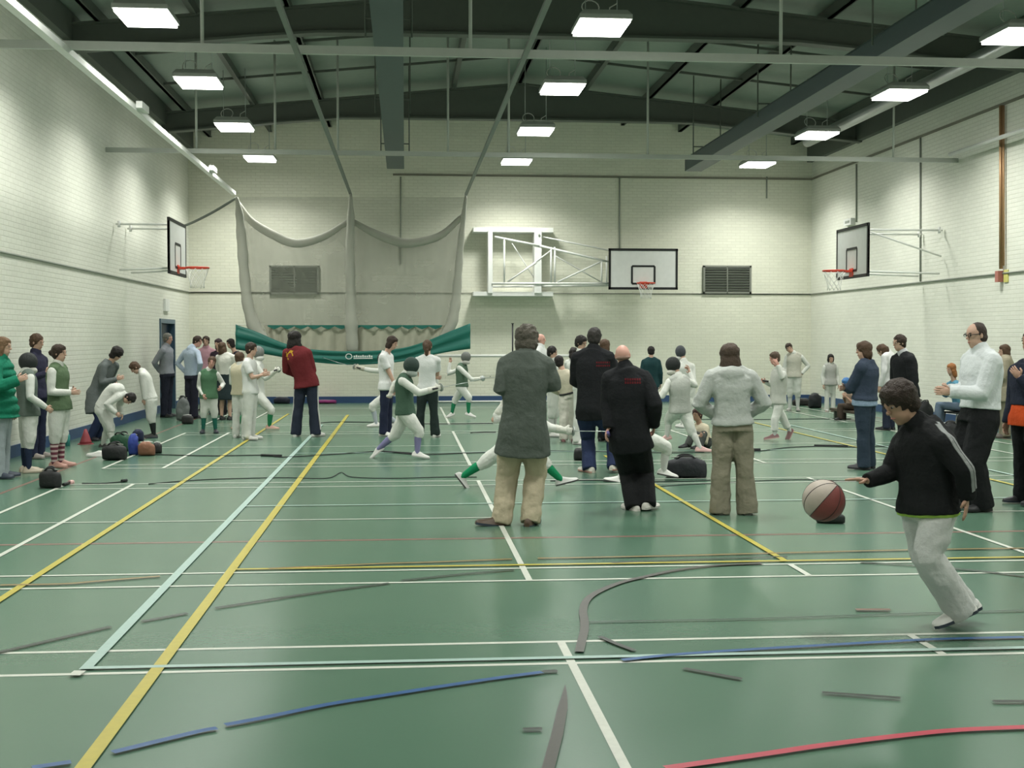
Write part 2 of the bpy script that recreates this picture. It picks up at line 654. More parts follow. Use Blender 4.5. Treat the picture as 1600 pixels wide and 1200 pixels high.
# ------------------------------------------------------------------ ceiling lamps
m_lamp = emit('lamp_diffuser', LAMP_COL, LAMP)
m_house = plain('lamp_housing', (0.42, 0.43, 0.41), 0.5)
ROWS = ((-3.45, 'left'), (2.72, 'middle'), (8.72, 'right'))
LY = (30.6, 26.1, 21.65, 17.35, 12.9, 8.5, 4.1, -0.3)
ORD = ('nearest the far wall', 'second from the far wall', 'third from the far wall', 'fourth from the far wall')
LZ = 5.95
hm = dm = None
for x, rn in ROWS:
    for i, y in enumerate(LY):
        e = empty('ceiling_lamp', (x, y, LZ))
        tag(e, ('glowing square ceiling lamp in the %s row, %s' % (rn, ORD[i])) if i < 4 else 'glowing square ceiling lamp above the near part of the hall', 'lamp', 'ceiling lamps')
        b = MB()
        t = [Vector((x - 0.36, y - 0.45, LZ + 0.04)), Vector((x + 0.36, y - 0.45, LZ + 0.04)), Vector((x + 0.36, y + 0.45, LZ + 0.04)), Vector((x - 0.36, y + 0.45, LZ + 0.04))]
        u = [Vector((x - 0.36, y - 0.45, LZ + 0.10)), Vector((x + 0.36, y - 0.45, LZ + 0.10)), Vector((x + 0.36, y + 0.45, LZ + 0.10)), Vector((x - 0.36, y + 0.45, LZ + 0.10))]
        v = [Vector((x - 0.30, y - 0.40, LZ + 0.17)), Vector((x + 0.30, y - 0.40, LZ + 0.17)), Vector((x + 0.30, y + 0.40, LZ + 0.17)), Vector((x - 0.30, y + 0.40, LZ + 0.17))]
        b.rings([t, u, v], 0, True, False)
        b.build('housing', m_house, e)
        MB().span((x - 0.335, y - 0.425, LZ), (x + 0.335, y + 0.425, LZ + 0.038)).build('diffuser', m_lamp, e)
        b = MB()
        for sx in (-0.22, 0.22):
            b.tube([(x + sx, y, LZ + 0.16), (x + sx, y, roof_z(x + sx) - 0.01)], 0.008, 6)
        b.build('hanger', m_galv, e)
        ld = bpy.data.lights.new('lamp_light', 'AREA')
        ld.shape, ld.size, ld.size_y = 'RECTANGLE', 0.66, 0.84
        ld.energy, ld.color, ld.spread = (LAMP_W if i < 6 else LAMP_W * 0.45), LAMP_COL, R(LAMP_SPREAD)
        lo = bpy.data.objects.new('lamp_light', ld)
        COL.objects.link(lo)
        place(lo, (x, y, LZ - 0.004), e)
        b = MB()
        if i < 4:
            b.tube([(x - 0.15 + 0.12 * math.cos(a), y + 0.06 * math.sin(a), LZ + 0.30 + 0.11 * math.sin(a)) for a in [2 * math.pi * k / 14 for k in range(14)]], 0.009, 6, closed=True)
            b.tube([(x + 0.1, y, LZ + 0.16), (x + 0.12, y, LZ + 0.3), (x + 0.22, y, LZ + 0.36)], 0.009, 6)
            b.build('cable_loop', m_string, e)

# ------------------------------------------------------------------ steelwork below the roof
for nm, (px, py, Y), yend, lab in (('heater_duct', (618, 252, 28.3), 3.0, 'long blue-grey heater duct running down the middle of the hall under the roof'),
                                   ('heater_duct', (1083, 256, 28.3), 3.0, 'long blue-grey heater duct running along the right side of the hall under the roof')):
    c = at(px, py, Y)
    e = empty(nm, c)
    tag(e, lab, 'heater', 'roof heater ducts')
    b = MB()
    rings = []
    for yy in (Y, yend):
        rings.append([Vector((c.x + sx, yy, c.z + sz)) for sx, sz in ((-0.19, -0.17), (0.19, -0.17), (0.19, 0.1), (0.12, 0.17), (-0.12, 0.17), (-0.19, 0.1))])
    b.rings(rings, 0, True, False)
    b.build('casing', m_duct, e)
    MB().span((c.x - 0.17, Y, c.z - 0.15), (c.x + 0.17, Y + 0.06, c.z + 0.08)).build('end_plate', plain('duct_end', (0.03, 0.06, 0.10), 0.4), e)
    for yy in (5, 10.5, 16.5, 22, 27):
        b = MB()
        for sx in (-0.3, 0.3):
            b.tube([(c.x + sx, yy, c.z - 0.05), (c.x + sx, yy, roof_z(c.x + sx) - 0.02)], 0.014, 6)
        b.tube([(c.x - 0.3, yy, c.z + 0.19), (c.x + 0.3, yy, c.z + 0.19)], 0.014, 6)
        b.build('hanger', m_dark, e)
b = MB()
b.tube([(9.3, 4, 6.22), (9.3, 28.5, 6.22)], 0.12, 12)
tag(b.build('ventilation_pipe', m_galv), 'grey round ventilation pipe under the roof along the right wall', 'pipe')
b = MB().tube([(7.2, 4, 6.2), (7.2, 29, 6.2)], 0.035, 8)
tag(b.build('gas_pipe', plain('brownish_pipe', (0.30, 0.22, 0.15), 0.5)), 'thin brownish pipe running along the right roof heater duct', 'pipe')

TZ = 5.08
Y1B, Y2B = 15.42, 23.85
for nm, Y, z, rods, lab, ht in (('track_crossbar', Y1B, at(633, 81, Y1B).z, (316, 735, 1220), 'nearer long white crossbar hung across the hall on rods', 0.10),
                                ('track_crossbar', Y2B, at(633, 240, Y2B).z, (307, 430, 528, 700, 795, 1012, 1396), 'farther long white crossbar hung across the hall on rods', 0.085)):
    b = MB().span((XL, Y - 0.03, z - ht / 2), (XR, Y + 0.03, z + ht / 2))
    e = tag(b.build(nm, m_bar), lab, 'crossbar', 'white track crossbars')
    for px in rods:
        p = at(px, 60 if Y < 20 else 220, Y)
        MB().tube([(p.x, Y, z), (p.x, Y, roof_z(p.x) - 0.03)], 0.022, 8).build('hanger_rod', m_bar, e)
b = MB().span((-4.05, 2, TZ - 0.04), (-3.95, 30, TZ + 0.04))
tr = tag(b.build('curtain_track', m_white), 'bright white net track running along the left side of the hall', 'track', 'net tracks')
for y in (19.3, 26.2):
    MB().span((-3.95, y - 0.25, TZ + 0.0), (-3.86, y + 0.25, TZ + 0.1)).build('track_joint', m_white, tr)
for px, lab in ((548, 'thin dark net track ending above the middle net bundle'), (728, 'thin dark net track ending above the right net bundle')):
    p = at(px, 304, 30)
    b = MB().span((p.x - 0.03, 2, p.z - 0.025), (p.x + 0.03, 30, p.z + 0.018))
    tag(b.build('curtain_track', plain('dull_steel', (0.16, 0.18, 0.16), 0.5)), lab, 'track', 'net tracks')
b = MB().tube([(XR - 0.25, 2, 5.24), (XR - 0.25, Y2B - 0.2, 5.24)], 0.04, 8)
for y in (6, 12, 18, 22.5):
    b.tube([(XR - 0.25, y, 5.24), (XR, y, 5.3)], 0.025, 6)
tag(b.build('curtain_rail', m_white), 'white curtain rail running along the right wall', 'rail')

# ------------------------------------------------------------------ practice nets
m_net = net_mat('grey_netting', (0.23, 0.24, 0.20), 0.60)
m_net2 = net_mat('sheer_netting', (0.30, 0.31, 0.27), 0.24)
m_bund = net_mat('gathered_netting', (0.46, 0.46, 0.40), 0.8)
YN = 30.0
e = empty('practice_net', at(548, 500, YN))
tag(e, 'grey cricket practice netting drooping from the tracks before the far wall', 'net')


def pxs(pts, Y, per=6, dy=0.0):
    return spline([at(p[0], p[1], Y + dy) for p in pts], per)


def sheet(top, bot, n, mname, mat, parent, amp=0.02, waves=6):
    T, B = spline(top, 8), spline(bot, 8)

    def samp(c, t):
        f = t * (len(c) - 1)
        i = min(int(f), len(c) - 2)
        return c[i].lerp(c[i + 1], f - i)
    b = MB()
    k = 14
    for i in range(n + 1):
        t = i / n
        for j in range(k + 1):
            s = j / k
            p = samp(T, t).lerp(samp(B, t), s)
            p = p + Vector((0, amp * math.sin(t * waves * 6.283 + 1.3 * s), 0))
            b.v.append(p)
    for i in range(n):
        for j in range(k):
            a = i * (k + 1) + j
            b.face([a, a + 1, a + k + 2, a + k + 1], 0, True)
    return b.build(mname, mat, parent)


L_TOP = [(372, 318), (392, 345), (425, 366), (462, 380), (505, 370), (546, 345)]
R_TOP = [(550, 345), (580, 362), (612, 375), (642, 380), (688, 368), (724, 336)]
sheet([at(x, y, YN) for x, y in L_TOP], [at(x, y, YN) for x, y in ((398, 508), (420, 527), (460, 545), (500, 550), (530, 550), (549, 550))], 40, 'net_panel', m_net, e)
sheet([at(x, y, YN) for x, y in R_TOP], [at(x, y, YN) for x, y in ((551, 550), (580, 550), (620, 548), (655, 540), (685, 525), (712, 508))], 40, 'net_panel', m_net, e)
sheet([at(x, 308, YN - 0.1) for x in (371, 430, 490, 548)], [at(x, y, YN - 0.1) for x, y in L_TOP], 30, 'upper_net', m_net2, e)
sheet([at(x, 308, YN - 0.1) for x in (548, 610, 670, 728)], [at(x, y, YN - 0.1) for x, y in R_TOP], 30, 'upper_net', m_net2, e)
for pts, r in (([(370, 308), (374, 335), (378, 380), (382, 430), (388, 480), (402, 520), (425, 545)], [0.03, 0.09, 0.12, 0.12, 0.13, 0.16, 0.12]),
               ([(548, 303), (548, 340), (547, 400), (548, 460), (549, 510), (551, 552)], [0.03, 0.09, 0.11, 0.12, 0.15, 0.13]),
               ([(728, 306), (724, 340), (719, 390), (715, 440), (711, 480), (704, 510), (690, 528)], [0.03, 0.06, 0.08, 0.10, 0.12, 0.13, 0.08])):
    c = pxs(pts, YN, 5, -0.35)
    rr = []
    for i in range(len(c)):
        f = i / (len(c) - 1) * (len(r) - 1)
        q = min(int(f), len(r) - 2)
        rr.append((r[q] * (1 - f + q) + r[q + 1] * (f - q)) * (1 + 0.08 * math.sin(i * 1.7)))
    MB().tube(c, rr, 12).build('net_bundle', m_bund, e)
for pts in (L_TOP, R_TOP):
    c = pxs(pts, YN, 6, -0.1)
    rr = [0.06 + 0.05 * math.sin(math.pi * i / (len(c) - 1)) for i in range(len(c))]
    MB().tube(c, rr, 10).build('net_swag', m_bund, e)
c = [at(370, 309, YN), at(330, 333, 30.3), at(290, 352, 30.8), Vector((XL + 0.02, 30.9, at(250, 350, 30.9).z))]
MB().tube(spline(c, 6), 0.03, 6).build('tie_rope', plain('dull_rope', (0.16, 0.18, 0.16), 0.8), e)

# green sheet with cream canvas behind it
m_green = plain('green_sheet', (0.015, 0.145, 0.115), 0.5, bump=0.3, scale=8)
m_cream = cloth((0.46, 0.45, 0.36), 'cream_canvas')
YG = 29.42
e = empty('green_sheet', at(550, 548, YG))
tag(e, 'dark green sheet sagging between two corners below the practice net', 'sheet')
top = spline([at(x, y, YG) for x, y in ((368, 507), (400, 518), (440, 535), (480, 545), (550, 549), (620, 545), (660, 535), (700, 519), (735, 505))], 8)
bot = spline([at(x, y, YG) for x, y in ((368, 546), (400, 551), (440, 558), (480, 565), (550, 570), (620, 566), (660, 558), (700, 550), (735, 545))], 8)
b = MB()
rings = []
for i, (t, q) in enumerate(zip(top, bot)):
    prof = []
    kk = 8
    for j in range(kk + 1):
        s = j / kk
        p = t.lerp(q, s)
        prof.append(p + Vector((0, 0.05 * math.sin(s * 12 + i * 0.12) * math.sin(s * 3.1), 0)))
    rings.append(prof + [p + Vector((0, 0.03, 0)) for p in prof[::-1]])
b.rings(rings)
b.build('swag_band', m_green, e)
b = MB()
k = 13
for i in range(k):                                   # scalloped strip along the top
    x0, x1 = 418 + i * 21, 418 + (i + 1) * 21
    a0, a1, am = at(x0, 508, YG + 0.30), at(x1, 508, YG + 0.30), at((x0 + x1) / 2, 514.5, YG + 0.30)
    prof = [a0, a1, a1 - UP * 0.03, am.lerp(a1, 0.5) - UP * 0.02, am, am.lerp(a0, 0.5) - UP * 0.02, a0 - UP * 0.03]
    b.rings([prof, [p + Vector((0, 0.02, 0)) for p in prof]], 0, True, False)
b.build('scalloped_edge', m_green, e)
sheet([at(x, 509, YG + 0.40) for x in (412, 470, 550, 630, 695)], [at(x, y, YG + 0.40) for x, y in ((425, 540), (470, 556), (550, 560), (630, 556), (690, 535))], 90, 'cream_canvas', m_cream, e, 0.05, 12)
b = MB()
c = at(545, 557, YG - 0.07)
b.tube([c + Vector((0.07 * math.cos(a), 0, 0.06 * math.sin(a))) for a in [2 * math.pi * i / 16 for i in range(16)]], 0.012, 6, closed=True)
c = at(566, 557, YG - 0.07)
for i in range(9):
    b.span((c.x - 0.2 + i * 0.05, c.y - 0.004, c.z - 0.02), (c.x - 0.165 + i * 0.05, c.y + 0.004, c.z + 0.02 + 0.015 * (i % 3 == 1)))
b.span((c.x - 0.2, c.y - 0.004, c.z - 0.055), (c.x + 0.24, c.y + 0.004, c.z - 0.035))
b.build('printed_logo', m_white, e)
for x, y in ((368, 507), (735, 505)):
    a = at(x, y, YG + 0.02)
    MB().tube([a, Vector((a.x + (-0.15 if x < 500 else 0.15), YB - 0.005, a.z + 0.03))], 0.008, 6).build('tie_cord', m_string, e)

# ------------------------------------------------------------------ basketball hoops
m_board = plain('backboard_white', (0.66, 0.67, 0.65), 0.35)


def hoop(loc, rz, w=1.8, h=1.05, label='', arms=None, rim_drop=0.15):
    """board centre at loc, facing local -y; arms: local points of the struts"""
    M = Matrix.Translation(loc) @ Matrix.Rotation(rz, 4, 'Z')
    e = empty('basketball_hoop', loc)
    tag(e, label, 'basketball hoop', 'basketball hoops')

    def bb(name, mat):
        b = MB()

        def done():
            b.v = [M @ p for p in b.v]
            return b.build(name, mat, e)
        return b, done
    b, d = bb('backboard', m_board)
    b.span((-w / 2, -0.015, -h / 2), (w / 2, 0.015, h / 2))
    d()
    b, d = bb('border', m_black)
    t = 0.055
    for z in (-h / 2 + t / 2, h / 2 - t / 2):
        b.span((-w / 2 - 0.004, -0.022, z - t / 2 - 0.004), (w / 2 + 0.004, 0.02, z + t / 2 + 0.004))
    for x in (-w / 2 + t / 2, w / 2 - t / 2):
        b.span((x - t / 2, -0.022, -h / 2), (x + t / 2, 0.02, h / 2))
    d()
    b, d = bb('target_square', m_black)
    sw, sh, zb = 0.59, 0.45, -h / 2 + rim_drop
    for z in (zb, zb + sh):
        b.span((-sw / 2, -0.02, z - 0.025), (sw / 2, -0.014, z + 0.025))
    for x in (-sw / 2, sw / 2):
        b.span((x - 0.025, -0.02, zb), (x + 0.025, -0.014, zb + sh))
    d()
    b, d = bb('rim', m_red)
    zr = -h / 2 + rim_drop
    b.tube([(0.225 * math.cos(a), -0.38 + 0.225 * math.sin(a), zr) for a in [2 * math.pi * i / 28 for i in range(28)]], 0.016, 8, closed=True)
    b.span((-0.1, -0.17, zr - 0.03), (0.1, -0.015, zr + 0.012))
    b.span((-0.1, -0.03, zr - 0.12), (0.1, -0.015, zr + 0.05))
    d()
    b, d = bb('basket_net', m_string)
    K = 10
    for i in range(K):
        for s in (-1, 1):
            pts = []
            for j in range(6):
                a = 2 * math.pi * (i + s * j * 0.5) / K
                r = 0.22 - 0.085 * min(1, j / 3.5)
                pts.append((r * math.cos(a), -0.38 + r * math.sin(a), zr - 0.02 - 0.075 * j))
            b.tube(pts, 0.0045, 5)
    d()
    if arms:
        b, d = bb('bracket', m_white)
        for p, q, r in arms:
            b.tube([p, q], r, 8)
        d()
    return e


zb = 3.05 + 1.05 / 2 - 0.15
lx = -4.42
gap = lx - XL
hoop((lx, 24.95, zb), math.pi / 2, label='basketball hoop on a bracket from the left wall, white board with orange rim',
     arms=[((sx, 0.02, 0.42), (sx, gap - 0.03, 0.42), 0.02) for sx in (-0.5, 0.5)] + [((sx, 0.02, -0.4), (sx * 1.3, gap - 0.09, -0.45), 0.02) for sx in (-0.4, 0.4)]
     + [((sx, gap - 0.09, 0.36), (sx, gap - 0.09, 0.48), 0.03) for sx in (-0.5, 0.5)] + [((-0.5, 0.05, 0.42), (0.5, 0.05, 0.42), 0.02), ((-0.5, 0.05, -0.38), (0.5, 0.05, -0.38), 0.02)])
rx = 9.1
gap = XR - rx
hoop((rx, 24.95, zb), -math.pi / 2, label='basketball hoop on a bracket from the right wall, white board with orange rim',
     arms=[((sx, 0.02, 0.42), (sx, gap - 0.03, 0.42), 0.02) for sx in (-0.5, 0.5)] + [((sx, 0.02, -0.4), (sx * 1.3, gap - 0.09, -0.45), 0.02) for sx in (-0.4, 0.4)]
     + [((sx, gap - 0.09, 0.36), (sx, gap - 0.09, 0.48), 0.03) for sx in (-0.5, 0.5)] + [((-0.5, 0.05, 0.42), (0.5, 0.05, 0.42), 0.02), ((0.5, 0.05, 0.42), (0.5, gap - 0.05, -0.1), 0.018)])
# main hoop on its folded wall frame
YH = 31.95
c = at(1005, 420.5, YH)
YW = YB - 0.06
mh = hoop(c, 0, label='largest basketball hoop, on the far wall beside a white folding frame')
fr = MB()
Pf = lambda x, y, Y=None: at(x, y, (Y or YH + 0.12))
tb = lambda a, b_, r=0.03, Y=None: fr.tube([Pf(a[0], a[1], Y), Pf(b_[0], b_[1], Y)], r, 8)
tb((773, 370), (843, 384)); tb((843, 384), (955, 410), 0.03)
tb((843, 369), (955, 392), 0.02, YH + 0.3); tb((840, 361), (843, 369), 0.03)
tb((768, 443), (955, 443), 0.032); tb((768, 448), (955, 446), 0.025, YH + 0.3)
for x, y0, y1 in ((788, 374, 443), (861, 386, 443), (867, 386, 443), (940, 405, 443), (948, 400, 446)):
    tb((x, y0), (x, y1), 0.024)
tb((793, 440), (838, 410), 0.02); tb((800, 380), (838, 440), 0.014, YH + 0.35)
tb((871, 441), (943, 407), 0.024); tb((868, 400), (940, 441), 0.016, YH + 0.35); tb((795, 440), (860, 392), 0.018)
o = fr.build('folding_frame', m_white, mh)
fr = MB()
for x0, x1 in ((762, 769), (834, 845)):
    a, b_ = at(x0, 360, YH + 0.3), at(x1, 458, YH + 0.3)
    MB().span((a.x, YH + 0.12, b_.z), (b_.x, YW - 0.1, a.z)).build('upright', m_white, mh)
fr = MB()
for y0, y1 in ((356, 364), (456, 463)):
    a, b_ = at(739, y0, YH + 0.4), at(863, y1, YH + 0.4)
    MB().span((a.x, YH + 0.2, b_.z), (b_.x, YB - 0.002, a.z)).build('wall_rail', m_white, mh)

# ------------------------------------------------------------------ things on the walls
m_louv = plain('louvre_metal', (0.19, 0.20, 0.17), 0.5)
for x0, x1, y0, y1, lab in ((421, 499, 415, 460, 'grey louvred wall vent seen through the practice net'), (1098, 1173, 415, 459, 'grey louvred wall vent right of the far basketball hoop')):
    a, b_ = at(x0, y0, YB), at(x1, y1, YB)
    e = empty('wall_vent', ((a.x + b_.x) / 2, YB, b_.z))
    tag(e, lab, 'vent', 'wall vents')
    MB().span((a.x, YB - 0.015, b_.z), (b_.x, YB, a.z)).build('backing', m_black, e)
    f = MB()
    for (p, q) in (((a.x, b_.z), (a.x + 0.05, a.z)), ((b_.x - 0.05, b_.z), (b_.x, a.z)), ((a.x, a.z - 0.05), (b_.x, a.z)), ((a.x, b_.z), (b_.x, b_.z + 0.05)), (((a.x + b_.x) / 2 - 0.015, b_.z), ((a.x + b_.x) / 2 + 0.015, a.z))):
        f.span((p[0], YB - 0.07, p[1]), (q[0], YB - 0.015, q[1]))
    f.build('frame', m_louv, e)
    f = MB()
    n = 9
    for i in range(n):
        z = b_.z + 0.07 + (a.z - b_.z - 0.12) * (i + 0.3) / n
        f.bar((a.x + 0.04, YB - 0.045, z), (b_.x - 0.04, YB - 0.045, z), 0.012, 0.05, 0, Vector((0, -0.6, 0.8)))
    f.build('louvres', m_louv, e)
zc = 2.85
b = MB().tube([(XL + 0.02, YF + 0.1, zc), (XL + 0.02, YB - 0.02, zc), (XR - 0.02, YB - 0.02, zc), (XR - 0.02, YF + 0.1, zc)], 0.018, 6)
tag(b.build('wall_conduit', m_greycable), 'thin grey conduit running level around the hall walls', 'conduit', 'wall conduits')
for lab, pts in (('thin grey conduit dropping to the far basketball hoop', [at(968, 276, YB - 0.02), at(968, 400, YB - 0.02)]),
                 ('thin grey conduit behind the netting on the far wall', [at(626, 276, YB - 0.02), at(626, 412, YB - 0.02)]),
                 ('short grey conduit below the far right lamp', [at(1198, 276, YB - 0.02), at(1198, 310, YB - 0.02)]),
                 ('grey conduit dropping to the small white box on the right wall', [atx(1338, 256, XR - 0.02), atx(1338, 347, XR - 0.02)]),
                 ('pale conduit running down the right wall past the hoop bracket', [atx(1438, 215, XR - 0.02), atx(1438, 440, XR - 0.02)])):
    tag(MB().tube(pts, 0.02, 6).build('wall_conduit', m_greycable), lab, 'conduit', 'wall conduits')
tag(MB().tube([atx(1564, 165, XR - 0.06), atx(1564, 420, XR - 0.06)], 0.035, 8).tube([atx(1568, 165, XR - 0.05), atx(1568, 415, XR - 0.05)], 0.02, 8).build('copper_pipe', m_copper),
    'pair of copper pipes running down the right wall', 'pipe')
p = atx(1566, 432, XR)
e = empty('fire_alarm', p)
tag(e, 'red fire alarm with a yellow sign at the end of the copper pipes', 'alarm')
MB().box(p + Vector((-0.06, 0, 0)), (0.10, 0.12, 0.2)).build('call_point', plain('alarm_red', (0.42, 0.16, 0.13), 0.5), e)
MB().box(p + Vector((-0.01, -0.17, 0.0)), (0.02, 0.16, 0.22)).build('sign_plate', plain('sign_yellow', (0.62, 0.58, 0.18), 0.5), e)
p = atx(1330, 347, XR)
tag(MB().box(p + Vector((-0.05, 0, 0)), (0.10, 0.5, 0.16)).box(p + Vector((-0.103, 0, 0)), (0.006, 0.3, 0.06), None, 1).build('junction_box', [m_white, m_greycable]), 'small white box high on the right wall above the hoop', 'box')

# white goal frame against the far wall
Yg = 32.0
e = empty('goal_frame', at(790, 629, Yg))
tag(e, 'low white goal frame against the far wall, behind the grey-jacketed man', 'goal')
za, x0, x1 = at(760, 556, Yg).z, at(683, 600, Yg).x, at(905, 600, Yg).x
MB().tube([(x0, Yg, za), (x1, Yg, za)], 0.035, 8).build('crossbar', m_white, e)
for x in (x0, x1):
    MB().tube([(x, Yg, 0.03), (x, Yg, za)], 0.035, 8).build('post', m_white, e)
    MB().tube([(x, Yg, 0.03), (x, Yg + 0.55, 0.03), (x, Yg + 0.55, za * 0.6), (x, Yg, za)], 0.02, 8).build('side_stay', m_white, e)
MB().tube([(x0, Yg + 0.55, 0.03), (x1, Yg + 0.55, 0.03)], 0.025, 8).build('ground_bar', m_white, e)
p = at(801, 505, 31.5)
b = MB().tube([(p.x, p.y, 0), (p.x, p.y, p.z)], 0.02, 8).tube([(p.x, p.y, 0), (p.x, p.y, 0.04)], 0.15, 14).tube([(p.x, p.y, p.z - 0.02), (p.x, p.y, p.z)], 0.035, 8)
tag(b.build('flag_pole', m_black), 'thin black pole standing before the far wall, by the grey-haired head', 'pole')

# ------------------------------------------------------------------ figures
SKIN = {'pale': (0.52, 0.33, 0.25), 'pink': (0.56, 0.31, 0.25), 'tan': (0.40, 0.24, 0.17)}
for kx, cx in SKIN.items():
    plain('skin_' + kx, cx, 0.55, vary=0.05, scale=80)
m_eye = plain('eye_white', (0.26, 0.22, 0.20), 0.5)
m_iris = plain('dark_eye', (0.02, 0.015, 0.012), 0.3)
m_lip = plain('lips', (0.38, 0.14, 0.12), 0.5)
tex_fold = bpy.data.textures.new('cloth_folds', 'CLOUDS')
tex_fold.noise_scale = 0.13
tex_fold.noise_depth = 2
tex_soft = bpy.data.textures.new('soft_folds', 'CLOUDS')
tex_soft.noise_scale = 0.22
tex_hair = bpy.data.textures.new('hair_locks', 'CLOUDS')
tex_hair.noise_scale = 0.035
tex_hair.noise_depth = 1
PENDING = []


def hair_mat(col):
    nm = 'hair_%d_%d_%d' % tuple(int(c * 1000) for c in col)
    return plain(nm, col, 0.6, spec=0.3, bump=0.9, scale=110, vary=0.3)


def solid(mb, name, mat, P, vox, smooth=3, folds=0.0, tex=None, extra=None, parent='body'):
    """one continuous skin over overlapping pieces"""
    org = P['org']
    par = P.get('obj')
    mb.v = [Vector(p) - org for p in mb.v]
    o = bpy.data.objects.new(name, mb.mesh(name, mat))
    COL.objects.link(o)
    place(o, org, par)
    r = o.modifiers.new('skin', 'REMESH')
    r.mode = 'VOXEL'
    r.voxel_size = vox
    r.use_smooth_shade = True
    if smooth:
        s = o.modifiers.new('smooth', 'SMOOTH')
        s.factor = 0.5
        s.iterations = smooth
    if folds:
        d = o.modifiers.new('folds', 'DISPLACE')
        d.texture = tex or tex_fold
        d.strength = folds
        d.mid_level = 0.5
    PENDING.append((o, extra, org))
    return o


def settle():
    dg = bpy.context.evaluated_depsgraph_get()
    done = []
    for o, extra, org in PENDING:
        me = bpy.data.meshes.new_from_object(o.evaluated_get(dg))
        done.append((o, extra, org, me))
    for o, extra, org, me in done:
        o.modifiers.clear()
        old = o.data
        if extra is not None:
            ex, mats = extra
            ex.v = [Vector(p) - org for p in ex.v]
            for mt in mats[1:]:
                me.materials.append(mt)
            em = ex.mesh('x', mats)
            bm = bmesh.new()
            bm.from_mesh(me)
            bm.from_mesh(em)
            bm.to_mesh(me)
            bm.free()
            bpy.data.meshes.remove(em)
        me.polygons.foreach_set('use_smooth', [True] * len(me.polygons))
        o.data = me
        me.name = o.name
        bpy.data.meshes.remove(old)
    PENDING.clear()


def ik(a, b, l1, l2, pole):
    d = b - a
    D = d.length
    if D >= (l1 + l2) * 0.999:
        return a.lerp(b, l1 / (l1 + l2))
    D = max(D, abs(l1 - l2) + 1e-3)
    x = (l1 * l1 - l2 * l2 + D * D) / (2 * D)
    h = math.sqrt(max(0, l1 * l1 - x * x))
    e = d.normalized()
    p = pole - e * pole.dot(e)
    if p.length < 1e-4:
        p = CD.copy()
    return a + e * x + p.normalized() * h


TORSO = ((-0.75, 0.185, 0.135), (-0.4, 0.178, 0.128), (-0.15, 0.170, 0.120), (0.0, 0.165, 0.115), (0.2, 0.148, 0.104), (0.45, 0.147, 0.104),
         (0.68, 0.166, 0.114), (0.84, 0.168, 0.102), (0.93, 0.128, 0.082), (1.0, 0.068, 0.066), (1.12, 0.062, 0.062))


def prof(t, fem):
    for i in range(len(TORSO) - 1):
        a, b = TORSO[i], TORSO[i + 1]
        if t <= b[0] or i == len(TORSO) - 2:
            f = max(0, (t - a[0]) / (b[0] - a[0]))
            w = a[1] + (b[1] - a[1]) * f
            d = a[2] + (b[2] - a[2]) * f
            break
    if fem:
        if t < 0.1:
            w *= 1.04
            d *= 1.03
        elif t < 0.6:
            w *= 0.92
        else:
            w *= 0.95
    return w, d


